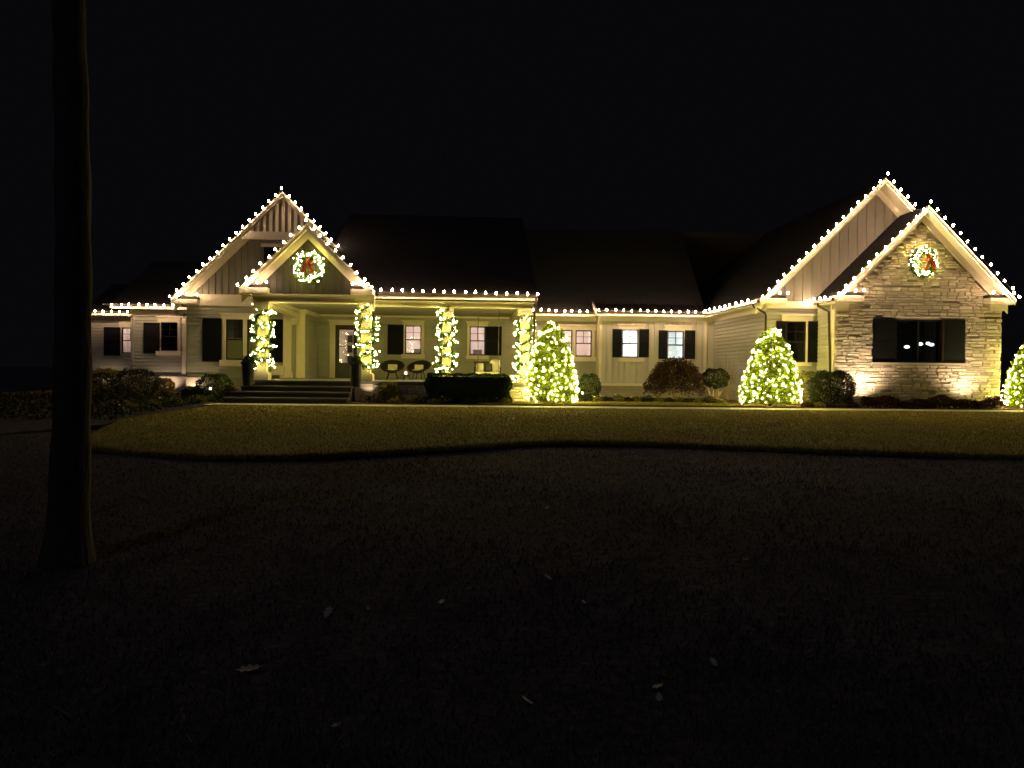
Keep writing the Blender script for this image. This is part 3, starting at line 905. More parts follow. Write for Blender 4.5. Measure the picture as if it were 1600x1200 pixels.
# porch roof (runs from the portico to the porch end) and portico gable
PY = 24.85
pr = shed(-5.15, 2.1, PY, EV, 32.95, .5)
MB().prism([(32.95, 8.1), (40, 4.6), (40, 4.4), (32.95, 7.9)], -5.15, 2.1, axis='x').build('roof', shingle, house)
MB().prism([(PY + .2, 4.1), (31.8, 7.4), (31.8, 4.05)], 1.90, 1.98, axis='x').build('porch_end_wall', siding, house)
fascia(-3.0, 2.1, PY - .03, EV)
PC, PP, PH = -5.15, 6.08, 2.03
gP = gable(PC, PP, PH, 24.3, 29.2, YP)
bb_wall(lambda q: PP - abs(q - PC) - .28, PC - 1.75, PC + 1.75, 3.95, YP + .02, .20, name='gable_wall', label='shade coloured boarded wall of the entry gable behind the wreath', bm_=shadedboards)
eave_return(PC - PH - .02, X(418, 24.35), 24.32, YP + .3, 4.08)
eave_return(X(547, 24.35), PC + PH + .02, 24.32, YP + .3, 4.08)
# entablature under the portico gable
xC1a, xC1b = X(398, YP), X(420, YP)
xC2a, xC2b = X(560, YP), X(583, YP)
bz1, bz0 = Zp(460, YP, 480), Zp(473, YP, 480)
MB().box(xC1a - .05, xC2b + .02, YP - .04, YP + .30, bz0, bz1 - .10).build('entry_beam', trim, house)
MB().box(xC1a - .08, xC2b + .04, YP - .10, YP + .30, bz1 - .10, bz1 - .06).box(xC1a - .1, xC2b + .06, YP - .15, YP + .3, bz1 - .06, bz1 - .002).box(xC1a - .06, xC2b + .03, YP - .07, YP - .041, bz0, bz0 + .05).build('beam_moulding', trim, house)
# side beam from the entry column to the wall pilaster, with sloped braces
MB().box(xC1a + .06, xC1b - .04, YP + .301, YG - .06, bz0 + .02, bz1).build('side_beam', trim, house)
# front beam of the porch
YQ = 25.2
fz1, fz0 = Zp(463.5, YQ, 700), Zp(480, YQ, 700)
MB().box(xC2b - .15, X(832, YQ), YQ - .02, YQ + .30, fz0, fz1).build('porch_beam', trim, house)
MB().box(xC2b - .15, X(833, YQ), YQ - .05, YQ - .021, fz0, fz0 + .06).box(xC2b - .15, X(833, YQ), YQ - .07, YQ - .021, fz1 - .05, fz1).build('beam_moulding', trim, house)
fbox('porch_ceiling', xC1b, 2.0, YP + .31, YML - .01, fz0 + .16, fz0 + .18, ceilm)
fbox('portico_ceiling', xC1a - .2, xC2b, YP + .31, YG + .0, bz1 + .01, bz1 + .03, ceilm)
fbox('end_beam', X(808, YQ) + .1, X(830, YQ) - .06, YQ + .31, YML - .06, fz0, fz1)
fbox('porch_soffit', xC2b, 2.1, PY + .0, YQ - .02, fz1 + .0, fz1 + .02)

# columns on the porch
def column(pa, pb, y, ztop, z0=FL):
    x0, x1 = X(pa, y), X(pb, y); cx = (x0 + x1) / 2; wd = (x1 - x0) / 2
    yc = y + .13
    c = MB().box(cx - wd * .64, cx + wd * .64, yc - wd * .64, yc + wd * .64, z0 + .24, ztop - .22).build('column', trim, house)
    MB().box(cx - wd, cx + wd, yc - wd, yc + wd, z0, z0 + .20).box(cx - wd * .92, cx + wd * .92, yc - wd * .92, yc + wd * .92, z0 + .20, z0 + .24).build('column_base', trim, c)
    MB().box(cx - wd * .95, cx + wd * .95, yc - wd * .95, yc + wd * .95, ztop - .22, ztop - .10).box(cx - wd * 1.05, cx + wd * 1.05, yc - wd * 1.05, yc + wd * 1.05, ztop - .10, ztop - .002).build('column_capital', trim, c)
    return cx, yc, wd
cols = [column(398, 420, YP, bz0), column(560, 583, YP, bz0), column(687, 708, YQ, fz0), column(809, 831, YQ, fz0)]
# pilasters on the wall beyond the entry
MB().box(X(444, YG), X(456, YG), YG - .16, YG - .01, FL, 3.9).box(X(443, YG), X(457.5, YG), YG - .19, YG - .005, FL, FL + .25).build('pilaster', trim, house)
MB().prism([(YP + .31, bz0 + .0), (YG - .17, bz0), (YG - .17, bz0 - .45), (YG - .35, bz0 - .2), (YP + 1.0, bz0 - .06)], xC1a + .1, xC1b - .08, axis='x').build('arched_brace', trim, house)

# porch floor, foundation and steps
fbox('porch_floor', xC1a - .1, 2.05, YP - .35, YML - .005, FL - .09, FL, porchfl)
stone_wall(xC2a + .1, 2.0, .4, lambda q: FL - .10, YP - .335, [], 'porch_foundation', limit=140, hmin=.09, hmax=.15)
fbox('porch_foundation', xC1a - .05, xC2a + .1, YP - .2, YP + .1, .3, FL - .1, stonebackm)
MB().box(xC2a - .05, xC2b + .05, YP - .345, YP - .1, .4, FL - .095).build('column_pier', trim, house)
steps = MB().box(xC1a - .1, xC2a + .02, YP - .34, YP - .30, FL - .095, FL - .092).build('front_steps', slate, house)
xr_ = X(550, 24.0)
tread_left = [X(397, 24), X(372, 23.6), X(357, 23.3), X(346, 23.0)]
for i in range(1, 4):
    z_ = FL - .1675 * i; yf = YP - .35 - .34 * i
    st = MB().box(tread_left[i], xr_ - .01 * i, yf + .025, YP - .36 - .34 * (i - 1) + .02, GR - .1, z_ - .045).build('step', slate, steps)
    MB().box(tread_left[i] - .02, xr_ + .01, yf, YP - .36 - .34 * (i - 1) + .022, z_ - .044, z_).build('tread', porchfl if i else slate, st)
MB().box(xC1a - .12, xr_ + .02, YP - .375, YP - .351, FL - .05, FL + .001).build('nosing', porchfl, steps)
MB().box(xC1a - .1, xr_, YP - .352, YP - .345, GR, FL - .05).build('riser', slate, steps)

# main roof over the middle, with the standing seam metal eave roof
zmr = lambda y: EV + (y - 31.4)
MB().slab([(2.1, 31.4, EV), (9.6, 31.4, EV), (9.6, 35.45, 8.1), (2.1, 35.45, 8.1)], .12).build('roof', shingle, house)
MB().prism([(35.45, 8.1), (41, 4.0), (41, 3.8), (35.45, 7.9)], -5.0, 14, axis='x').build('roof', shingle, house)
fascia(2.12, xBC0 - .3, 31.37, EV)
x0m, x1m = X(932, 30.9), 9.52
mr = MB().slab([(x0m, 30.95, EV), (x1m, 30.95, EV), (x1m, 33.05, EV + .84), (x0m, 33.05, EV + .84)], .10).build('metal_roof', metalroof, house)
npn = 15; pw = (x1m - x0m) / npn
for i in range(npn):
    a, b = x0m + i * pw, x0m + (i + 1) * pw
    q = lambda x_, up: [(x_, 30.92, EV + .004 + up), (x_, 33.05, EV + .846 + up)]
    m = MB().add([*q(a + .02, 0), *q(b - .006, 0)], [(0, 2, 3, 1)])
    A, B = q(a - .0, 0), q(a + .018, 0); C, D = q(a, .045), q(a + .018, .045)
    m.add([A[0], A[1], B[0], B[1], C[0], C[1], D[0], D[1]], [(0, 1, 5, 4), (2, 6, 7, 3), (4, 5, 7, 6), (0, 4, 6, 2)])
    m.build('roof_panel', metalroof, mr)
MB().slab([(x0m - .06, 30.90, EV + .06), (x0m, 30.90, EV + .06), (x0m, 33.05, EV + .93), (x0m - .06, 33.05, EV + .93)], .2).build('rake_trim', trim, mr)
fascia(x0m, 9.5, 30.90, EV)
# garage wing gables
WC, WP = 13.6, 8.12
gW = gable(WC, WP, WC - 9.5, 25.0, 40, YW, x_right=14.66)
bb_wall(lambda q: WP - abs(q - WC) - .30, xW0 + .05, 15.2, EV - .02, YW, .30, name='gable_wall', label='taupe boarded wall of the taller gable behind the stone gable')
eave_return(9.46, X(1228, 25.05), 25.02, YW - .07, 4.08)
fascia_w = MB().box(9.47, 9.50, 25.0, 31.0, EV - .2, EV - .02).build('fascia_board', trim, house)
MB().box(9.36, 9.468, 25.05, 30.85, EV - .12, EV - .02).build('gutter', gutterm, fascia_w)
gS = gable(SC, SP, SH, 23.9, 40, YS)
eave_return(SC - SH - .03, X(1349, 23.95), 23.92, YS + .02, 4.10)
eave_return(X(1545, 23.95), SC + SH + .03, 23.92, YS + .02, 4.10)
fbox('stone_corner_capital', xS0 - .03, xS0 + .42, YS - .06, YS - .001, 3.72, 3.93)
fbox('stone_corner_capital', xS1 - .42, xS1 + .03, YS - .06, YS - .001, 3.72, 3.93)
fbox('soffit', SC - SH, xS0, 23.93, YW - .06, 3.93, 3.95); fbox('soffit', xS1, SC + SH, 23.93, 30, 3.93, 3.95)
fS = MB().box(SC - SH - .02, SC - SH + .01, 23.95, YW - .3, EV - .2, EV - .02).build('fascia_board', trim, house)
MB().box(SC - SH - .12, SC - SH - .022, 24.0, YW - .35, EV - .12, EV - .02).build('gutter', gutterm, fS)
# downspouts
def downspout(pts): MB().tube(pts, .04, 6).build('downspout', gutterm, house)
downspout([(9.42, 25.6, EV - .1), (9.45, 25.6, EV - .2), (9.82, 25.54, EV - .42), (9.84, 25.5, EV - .5), (9.84, 25.5, .7)])
downspout([(SC - SH - .07, 25.1, EV - .1), (SC - SH - .05, 25.1, EV - .2), (xS0 - .07, 24.6, EV - .42), (xS0 - .05, 24.4, .7)])
downspout([(2.05, PY - .06, EV - .1), (2.05, PY - .06, EV - .2), (1.99, YP + .1, EV - .5), (1.99, YP + .1, .7)])

# ================================================================== LIGHTS ON THE ROOFLINE
b9 = MB().lathe([(.012, -.035), (.030, -.025), (.030, -.004)], (0, 0, 0), 6).mesh('socket', wirem)
bul = MB().lathe([(.012, 0), (.026, .015), (.030, .036), (.021, .064), (.005, .082)], (0, 0, 0), 7).mesh('bulb', c9m, True)
buls = [bul]
for q in (.55, .8, 1.3):
    m_ = bul.copy(); m_.materials.clear(); m_.materials.append(emit('lit warm roofline bulb %d' % (q * 100), C9_COL, C9_L * q)); buls.append(m_)


def light_string(pts, label, spacing=.335, lift=None, tilt=(0, 0)):
    pts = [Vector(p) for p in pts]
    eave = abs(pts[0].z - pts[-1].z) < .2
    lift = -.035 if eave else .025
    root = thing('light_string', label, 'light string', pts[0], 'warm bulb strings outlining the roof')
    MB().tube([p + Vector((0, 0, lift - .02)) for p in pts], .007, 4).build('wire', wirem, root)
    L = [(pts[i + 1] - pts[i]).length for i in range(len(pts) - 1)]
    tot = sum(L); n = max(2, round(tot / spacing)); st = tot / n
    k = 0
    for j in range(n + 1):
        s = j * st; i = 0
        while i < len(L) - 1 and s > L[i]: s -= L[i]; i += 1
        p = pts[i] + (pts[i + 1] - pts[i]) * min(1, s / L[i]) + Vector((random.uniform(-.022, .022), random.uniform(-.015, .015), lift + random.uniform(-.014, .012)))
        b = link('bulb', random.choice(buls), root, p)
        b.rotation_euler = (tilt[0] + random.uniform(-.25, .25), tilt[1] + random.uniform(-.25, .25), random.uniform(0, 6))
        so = link('socket', b9, root, p)
        so.rotation_euler = b.rotation_euler
    return root


e = .03
light_string([ay(136, 486, 35.04), ay(199, 487, 35.04)], 'short string of six bulbs along the lowest eave beside the dark trunk')
light_string([ay(175, 475.5, 30.74), ay(270, 476.5, 30.74)], 'string of eight bulbs along the eave just below the slatted gable')
light_string([(-11.0, 28.82, 4.10), (GC, 28.82, GP + .02)], 'string up the long outer slope of the larger slatted gable')
light_string([(GC + .25, 28.82, GP - .23), (-4.95, 28.82, 6.05)], 'string down the inner slope of the slatted gable behind the entry gable')
light_string([(-10.75, 28.80, 4.24), (X(308, 28.9), 28.80, 4.24)], 'few bulbs on the eave return of the slatted gable', .36)
light_string([(PC - PH - .02, 24.245, PP - PH + .02), (PC, 24.245, PP + .02)], 'string up the entry gable slope that faces the slatted gable')
light_string([(PC + .23, 24.245, PP - .22), (PC + PH, 24.245, PP - PH + .04)], 'string down the entry gable slope that meets the porch eave')
light_string([(PC - PH + .30, 24.20, 4.24), (X(417, 24.3), 24.20, 4.24)], 'bulbs on the entry gable return beside the slatted gable', .33)
light_string([(X(550, 24.3), 24.20, 4.24), (PC + PH - .1, 24.20, 4.24)], 'bulbs on the entry gable return beside the porch eave', .33)
light_string([(PC + PH + .25, PY - .25, EV + .05), (2.08, PY - .25, EV - .01)], 'string along the porch eave above the columns')
light_string([(2.45, 31.14, EV), (X(929, 31.2), 31.14, EV - .02)], 'string along the shingled eave between porch end and metal roof')
light_string([(X(935, 30.75), 30.67, EV + .01), (9.30, 30.67, EV - .01)], 'string along the metal roof eave above the bright windows')
light_string([(9.25, 30.3, EV), (9.25, 25.6, EV)], 'string along the side eave running back beside the lapped wall', .58)
light_string([(9.48, 24.87, WP - (WC - 9.5) + .03), (WC, 24.87, WP + .02)], 'string up the long slope of the taller gable behind stone')
light_string([(WC + .23, 24.87, WP - .22), (14.55, 24.87, WP - .95)], 'four bulbs on the cut short slope of the taller gable')
light_string([(9.75, 24.89, 4.24), (X(1227, 25), 24.89, 4.24)], 'bulbs on the return of the taller gable beside the lapped wall', .36)
light_string([(SC - SH - .22, 25.4, EV), (SC - SH - .22, 24.2, EV)], 'few bulbs along the stone gable side eave', .36)
light_string([(SC - SH - .02, 23.75, SP - SH + .02), (SC, 23.75, SP + .02)], 'string up the stone gable slope that faces the taller gable')
light_string([(SC + .23, 23.75, SP - .22), (SC + SH + .03, 23.75, SP - SH + .02)], 'string down the stone gable slope that ends above the edge cone tree')
light_string([(SC - SH + .3, 23.79, 4.25), (X(1347, 23.9), 23.79, 4.25)], 'bulbs on the stone gable return beside the downspout', .3)
light_string([(X(1547, 23.9), 23.79, 4.25), (SC + SH - .1, 23.79, 4.25)], 'bulbs on the stone gable return above the edge cone tree', .3)

# ================================================================== SMALL BULBS: GARLANDS, WREATHS, CONE TREES
mini = MB().lathe([(.005, -.012), (.0125, 0), (.0105, .011), (.003, .020)], (0, 0, 0), 5).mesh('mini_bulb', minim, True)
minis_v = [mini]
for q in (.35, .7, 1.6):
    m_ = mini.copy(); m_.materials.clear(); m_.materials.append(emit('lit small warm bulb %d' % (q * 100), MINI_COL, MINI_L * q)); minis_v.append(m_)
garb = mini.copy(); garb.materials.clear(); garb.materials.append(garm)


def minis(root, P, me=None):
    for p in P:
        b = link('mini_bulb', me or random.choice(minis_v), root, p)
        b.rotation_euler = (random.uniform(-1.2, 1.2), random.uniform(-1.2, 1.2), 0)


clabel = ['lit garland on the entry column beside the cream bench', 'lit garland on the entry column beside the front door',
          'lit garland on the porch column between the two wicker chairs and the swing', 'lit garland on the porch end column beside the cone tree']
for ci, (cx, yc, wd) in enumerate(cols):
    zb, zt_ = FL + (.30 if ci != 1 else .25), (bz0 if ci < 2 else fz0) - .10
    if ci == 3: zb = FL - .02
    r = wd * .64 + .09
    turns = (zt_ - zb) / .37
    ph = [0.3, 1.4, 2.2, .9][ci]
    path = []
    nst = int(turns * 40)
    for j in range(nst + 1):
        a = ph + 2 * math.pi * turns * j / nst
        rr = r / max(abs(math.cos(a)), abs(math.sin(a))) ** .6
        path.append(Vector((cx + rr * math.cos(a), yc + rr * math.sin(a), zb + (zt_ - zb) * j / nst + .05 * math.sin(a * 1.7 + ci))))
    g = thing('garland', clabel[ci], 'garland', (cx, yc, zb), 'lit garlands wound round the porch columns')
    MB().tube(path, .018, 5).build('stem', wirem, g)
    PP_ = np.array([tuple(p) for p in path])
    idx = rng.integers(0, len(PP_), 6500)
    Pn = PP_[idx] + rng.normal(0, .05, (6500, 3))
    leaves(Pn, .075, leaf_gar, 'foliage', g, aspect=.22)
    nb_ = int(turns * 23)
    bp = []
    for j in range(nb_):
        t = (j + random.uniform(-.45, .45)) / nb_
        # bulbs gather in bunches along the rope
        t = min(.999, max(0, t + .010 * math.sin(j * 1.05)))
        p = path[int(t * nst)] + Vector((random.gauss(0, .04), random.gauss(0, .04), random.gauss(0, .045)))
        o = Vector((p.x - cx, p.y - yc, 0)).normalized() * .085
        bp.append(p + o)
    minis(g, bp, garb)


def wreath(px_, py_, y, R, label, bow_dx, bow_dz, seed):
    random.seed(seed)
    c = ay(px_, py_, y)
    w = thing('wreath', label, 'wreath', c, 'lit wreaths with red bows on the gables')
    n = 4200
    a = rng.uniform(0, 2 * math.pi, n); rr = R + rng.normal(0, R * .14, n)
    Pn = np.stack([c.x + rr * np.cos(a), c.y + rng.normal(-.02, .05, n), c.z + rr * np.sin(a)], 1)
    leaves(Pn, .09, leaf_gar, 'foliage', w, aspect=.22)
    ring = [(c.x + R * math.cos(2 * math.pi * i / 24), c.y, c.z + R * math.sin(2 * math.pi * i / 24)) for i in range(25)]
    MB().tube(ring, .03, 6, caps=False).build('ring', wirem, w)
    bx, bz, by = c.x + bow_dx, c.z + bow_dz, c.y - .13
    bow = MB()
    for s in (-1, 1):    # two loops
        lp = []
        for i in range(13):
            t = i / 12 * 2 * math.pi
            lp.append((bx + s * (.13 - .13 * math.cos(t)) * .78, .10 * math.sin(t) + .06 * (1 - math.cos(t)) * .5))
        for i in range(12):
            (x0, z0), (x1, z1) = lp[i], lp[i + 1]
            bow.add([(x0, by - .05, bz + z0), (x1, by - .05, bz + z1), (x1, by + .05, bz + z1), (x0, by + .05, bz + z0)], [(0, 1, 2, 3)])
    bo = bow.build('bow', redm, w)
    MB().lathe([(.02, -.045), (.05, -.02), (.05, .02), (.02, .045)], (bx, by - .03, bz), 8).build('bow_knot', redm, bo, True)
    for s in (-1, 1):
        tl = MB()
        for i in range(6):
            f = lambda t: (bx + s * (.05 + .09 * t), by - .02 - .03 * math.sin(t * 5), bz - .05 - .32 * t)
            p, q = f(i / 6), f((i + 1) / 6)
            tl.add([(p[0] - .05, p[1], p[2]), (p[0] + .05, p[1] - .01, p[2]), (q[0] + .05, q[1] - .01, q[2]), (q[0] - .05, q[1], q[2])], [(0, 1, 2, 3)])
        tl.build('ribbon_tail', redm, bo)
    bp = []
    for i in range(88):
        a_ = 2 * math.pi * (i + random.uniform(-.4, .4)) / 88; q = R + random.gauss(0, R * .16)
        xx, zz = c.x + q * math.cos(a_), c.z + q * math.sin(a_)
        if abs(xx - bx) < .15 and -.36 < zz - bz < .14: continue
        bp.append(Vector((xx, c.y - .09 + random.gauss(0, .02), zz)))
    minis(w, bp, garb)


wreath(484, 418, YP - .14, .39, 'lit wreath with red bow on the dark boarded entry gable', -.04, .18, 3)
wreath(1442, 411, YS - .16, .37, 'lit wreath with red bow on the stone gable', .17, .12, 5)


def cone_tree(cx, cy, z0, h, R, label, slabel, nb=230, seed=1):
    random.seed(seed)
    t = thing('cone_tree', label, 'tree', (cx, cy, z0), 'clipped cone evergreens hung with small bulbs')
    MB().tube([(cx, cy, z0 - .05), (cx + .02, cy, z0 + h * .5), (cx, cy, z0 + h * .9)], [.06, .04, .01], 7).build('trunk', barkm, t)
    prof = lambda u: R * (1 - u) ** .47 * (.86 + .14 * min(1, u / .15)) * 1.0 + .01
    n = 21000
    u = 1 - rng.uniform(0, 1, n) ** .62 * .99
    a = rng.uniform(0, 2 * math.pi, n)
    lump = 1 + .15 * np.sin(a * 5 + u * 17) * np.sin(u * 23 + a * 2 + seed) + .05 * np.sin(a * 11 + u * 40)
    depth = 1 - np.abs(rng.normal(0, .16, n))
    rr = np.array([prof(q) for q in u]) * lump * depth
    P = np.stack([cx + rr * np.cos(a), cy + rr * np.sin(a), z0 + .06 + u * (h - .06) + rng.normal(0, .02, n)], 1)
    nor = np.stack([np.cos(a), np.sin(a), np.full(n, .5)], 1)
    leaves(P, .075, leaf_cone, 'crown', t, aspect=.45, normal=nor, nbias=.5)
    s = thing('tree_lights', slabel, 'light string', (cx, cy, z0), 'small bulb strings wound round the cone evergreens')
    bp = []; wp = []
    turns = 11
    for i in range(nb):
        f = (i + random.uniform(-.4, .4)) / nb
        uu = min(.99, 1 - max(.0002, 1 - f) ** .62)
        a_ = 2 * math.pi * turns * f + random.gauss(0, .12)
        q = prof(uu) * (1.0 + random.uniform(-.02, .10)) + .015
        uz = min(.99, max(.01, uu + random.gauss(0, .022)))
        bp.append(Vector((cx + q * math.cos(a_), cy + q * math.sin(a_), z0 + .06 + uz * (h - .06))))
    for i in range(300):
        f = i / 299; uu = min(.99, 1 - max(.0002, 1 - f) ** .62); a_ = 2 * math.pi * turns * f; q = prof(uu) * .99
        wp.append((cx + q * math.cos(a_), cy + q * math.sin(a_), z0 + .06 + uu * (h - .06)))
    MB().tube(wp, .005, 3).build('wire', wirem, s)
    for i in range(9):
        a_ = random.uniform(0, 6.28); bp.append(Vector((cx + random.uniform(.02, .16) * math.cos(a_), cy + random.uniform(.02, .16) * math.sin(a_), z0 + h * random.uniform(.955, 1.01))))
    minis(s, bp)


cone_tree(X(862, 24.5), 24.5, .57, 2.58, .88, 'lit cone evergreen at the porch end beside the grass strip', 'small bulbs on the cone evergreen at the porch end', 295, 1)
cone_tree(X(1205, 24.1), 24.1, .57, 2.42, .95, 'lit cone evergreen at the wing corner below the window', 'small bulbs on the cone evergreen at the wing corner', 285, 2)
cone_tree(X(1622, 23.9), 23.9, .57, 2.35, .95, 'lit cone evergreen just past the stone gable corner', 'small bulbs on the cone evergreen past the stone gable', 285, 4)

# ================================================================== SHRUBS AND BEDS
def blob(cx, cy, z0, rx, ry, h, n, power=2.4, zc=.45, top=1.0):
    a = rng.normal(size=(n, 3)); a /= np.linalg.norm(a, axis=1)[:, None]
    a = a / (np.abs(a) ** power).sum(1)[:, None] ** (1 / power)
    s = 1 - np.abs(rng.normal(0, .10, n))
    lump = 1 + .07 * np.sin(a[:, 0] * 7 + a[:, 2] * 5) + .05 * np.sin(a[:, 1] * 9 + a[:, 0] * 11)
    s = s * lump
    P = np.stack([cx + a[:, 0] * rx * s, cy + a[:, 1] * ry * s, z0 + h * zc + a[:, 2] * s * h * np.where(a[:, 2] > 0, 1 - zc, zc)], 1)
    return P, a


def shrub(name, label, cat, cx, cy, z0, rx, ry, h, m, n=5000, size=.05, power=2.4, zc=.45, stems=5, group=None, aspect=.55, stemm=None):
    t = thing(name, label, cat, (cx, cy, z0), group)
    st = MB()
    for i in range(stems):
        a = 2 * math.pi * i / stems + .4
        st.tube([(cx + .04 * math.cos(a), cy + .04 * math.sin(a), z0 - .03), (cx + rx * .25 * math.cos(a), cy + ry * .25 * math.sin(a), z0 + h * .35), (cx + rx * .55 * math.cos(a), cy + ry * .55 * math.sin(a), z0 + h * .75)], [.018, .013, .006], 5)
    st.build('stems', stemm or twigm, t)
    P, nn = blob(cx, cy, z0, rx, ry, h, n, power, zc)
    leaves(P, size, m, 'foliage', t, aspect=aspect, normal=nn, nbias=.4)
    return t


BZ = .57
hx0, hx1 = X(666, 23.95), X(798, 23.95)
t = thing('box_hedge', 'clipped dark green box hedge before the porch swing', 'hedge', ((hx0 + hx1) / 2, 24.0, BZ))
n = 26000
hw_, hd_, hh_ = (hx1 - hx0) / 2, .42, .92
w3 = np.array([hw_ * hh_ * 2, hd_ * hh_ * 2, hw_ * hd_ * 2]); ax = rng.choice(3, n, p=w3 / w3.sum())
P = rng.uniform(-1, 1, (n, 3)); sg = np.where(rng.uniform(0, 1, n) < .5, -1, 1); P[np.arange(n), ax] = sg * (1 - np.abs(rng.normal(0, .07, n)))
rad_ = (np.abs(P) ** 9).sum(1) ** (1 / 9); P = P / np.maximum(1, rad_)[:, None]
nn = P.copy(); P = P * (1 + .035 * np.sin(P[:, 0:1] * 19 + P[:, 2:3] * 6) + .02 * np.sin(P[:, 0:1] * 41 + P[:, 1:2] * 9))
P = P * np.array([hw_, hd_, hh_ / 2]) + np.array([(hx0 + hx1) / 2, 24.0, BZ + hh_ / 2])
leaves(P, .045, leaf_box, 'foliage', t, normal=nn, nbias=.3)
MB().box(hx0 + .10, hx1 - .10, 23.66, 24.34, BZ + .03, BZ + .82).build('light_block_core', leaf_dark, t)  # solid core added to stop light passing through the hollow hedge
sb = MB()
for i in range(9):
    xx = hx0 + .2 + i * (hx1 - hx0 - .4) / 8
    sb.tube([(xx, 24.0, BZ - .03), (xx + .03, 24.0, BZ + .35), (xx - .02, 24.02, BZ + .65)], [.02, .014, .008], 5)
sb.build('stems', twigm, t)
shrub('round_shrub', 'round clipped boxwood beside the foot of the steps', 'shrub', X(335, 24.3), 24.3, BZ, .53, .5, .82, leaf_box, 7000, .045, 2.3)
shrub('olive_shrub', 'loose olive green shrub before the stone porch base', 'shrub', X(609, 24.0), 24.0, BZ, .34, .3, .62, leaf_olive, 4200, .05)
shrub('round_shrub', 'dark round shrub beside the porch end cone tree', 'shrub', X(921, 26.4), 26.4, BZ, .40, .38, .95, leaf_box, 5200, .045)
shrub('corner_shrub', 'tall rounded dark shrub before the downspout of the stone wing', 'shrub', X(1300, 23.9), 23.9, BZ, .68, .5, 1.12, leaf_dark, 9000, .06, 2.8)
shrub('olive_shrub', 'olive lit shrub between wing cone tree and dark rounded shrub', 'shrub', X(1263, 24.6), 24.6, BZ, .42, .35, 1.12, leaf_olive, 4000, .06)

# low russet hedge before the stone wall
lx0, lx1 = X(1348, 23.5), X(1562, 23.5)
t = thing('low_hedge', 'low ragged russet hedge along the foot of the stone wall', 'hedge', ((lx0 + lx1) / 2, 23.55, BZ))
n = 12000
xs = rng.uniform(lx0, lx1, n); hgt = .30 + .07 * np.sin(xs * 3.1) + .05 * np.sin(xs * 7.3 + 1)
P = np.stack([xs, 23.46 + rng.normal(0, .12, n), BZ + hgt * rng.uniform(0, 1, n) ** .6], 1)
leaves(P, .06, leaf_red, 'foliage', t)
sb = MB()
for i in range(14):
    xx = lx0 + .1 + i * (lx1 - lx0 - .2) / 13
    for s in (-1, 1): sb.tube([(xx, 23.55, BZ - .02), (xx + s * .12, 23.55 + s * .05, BZ + .28)], [.012, .004], 4)
sb.build('stems', twigm, t)

# weeping japanese maple
mx, my = X(1056, 26.0), 26.0
t = thing('weeping_maple', 'low weeping russet maple before the bright windows', 'tree', (mx, my, BZ))
tr = MB()
tips = []
for i in range(11):
    a = 2 * math.pi * i / 11 + random.uniform(-.2, .2); R_ = random.uniform(.55, .95)
    p0 = Vector((mx, my, BZ - .05)); p1 = Vector((mx + .12 * math.cos(a), my + .12 * math.sin(a), BZ + .5)); p2 = Vector((mx + R_ * .55 * math.cos(a), my + R_ * .55 * math.sin(a), BZ + 1.12 + random.uniform(0, .2)))
    p3 = Vector((mx + R_ * math.cos(a), my + R_ * math.sin(a), BZ + .75))
    tr.tube([p0, p1, p2, p3], [.05, .035, .018, .006], 5); tips.append((p2, p3))
tr.build('trunk', paletwig, t)
n = 17000
a = rng.uniform(0, 2 * math.pi, n); u = np.sqrt(rng.uniform(0, 1, n))
zz = 1.52 * np.sqrt(np.clip(1 - (u * .93) ** 2, 0, 1)) - np.abs(rng.normal(0, .34, n)) - .12 * np.sin(a * 6 + u * 4) * u
k = zz > .22 + .2 * rng.uniform(0, 1, n)
P = np.stack([mx + u * 1.02 * np.cos(a) * (1 + .07 * np.sin(a * 5)), my + u * .9 * np.sin(a), BZ + zz], 1)[k]
P += .06 * np.stack([np.sin(P[:, 2] * 17 + P[:, 1] * 9), np.sin(P[:, 0] * 13), np.sin(P[:, 0] * 11 + P[:, 1] * 15)], 1)
leaves(P, .075, leaf_maple, 'crown', t, aspect=.36, up=-.5)

# multi-stem shrub with bare pale legs
sx, sy = X(1118, 26.3), 26.3
t = thing('legged_shrub', 'dark topped shrub on bare pale stems beside the maple', 'shrub', (sx, sy, BZ))
sb = MB()
for i in range(8):
    a = 2 * math.pi * i / 8
    sb.tube([(sx + .05 * math.cos(a), sy + .05 * math.sin(a), BZ - .03), (sx + .22 * math.cos(a + .3), sy + .2 * math.sin(a + .3), BZ + .38), (sx + .34 * math.cos(a), sy + .3 * math.sin(a), BZ + .8)], [.022, .018, .008], 5)
sb.build('stems', paletwig, t)
P, nn = blob(sx, sy, BZ + .50, .46, .42, .68, 5200, 2.4, .45)
leaves(P, .05, leaf_dark, 'foliage', t, normal=nn, nbias=.4)
# bare twiggy shrub against the lapped side wall
tx, ty = 9.45, 28.0
t = thing('bare_shrub', 'leafless pale twiggy shrub against the lapped side wall', 'shrub', (tx, ty, BZ))
sb = MB()
for i in range(16):
    a = random.uniform(0, 6.28); l = random.uniform(.25, .5)
    p = Vector((tx, ty, BZ - .02)); q = Vector((tx + .5 * l * math.cos(a), ty + .5 * l * math.sin(a), BZ + random.uniform(.5, .8))); w_ = Vector((tx + l * math.cos(a), ty + l * math.sin(a), BZ + random.uniform(1.2, 1.7)))
    sb.tube([p, q, w_], [.016, .010, .004], 4)
    for s in range(2):
        sb.tube([q, q + Vector((random.uniform(-.25, .25), random.uniform(-.25, .25), random.uniform(.3, .6)))], [.008, .003], 4)
sb.build('stems', paletwig, t)

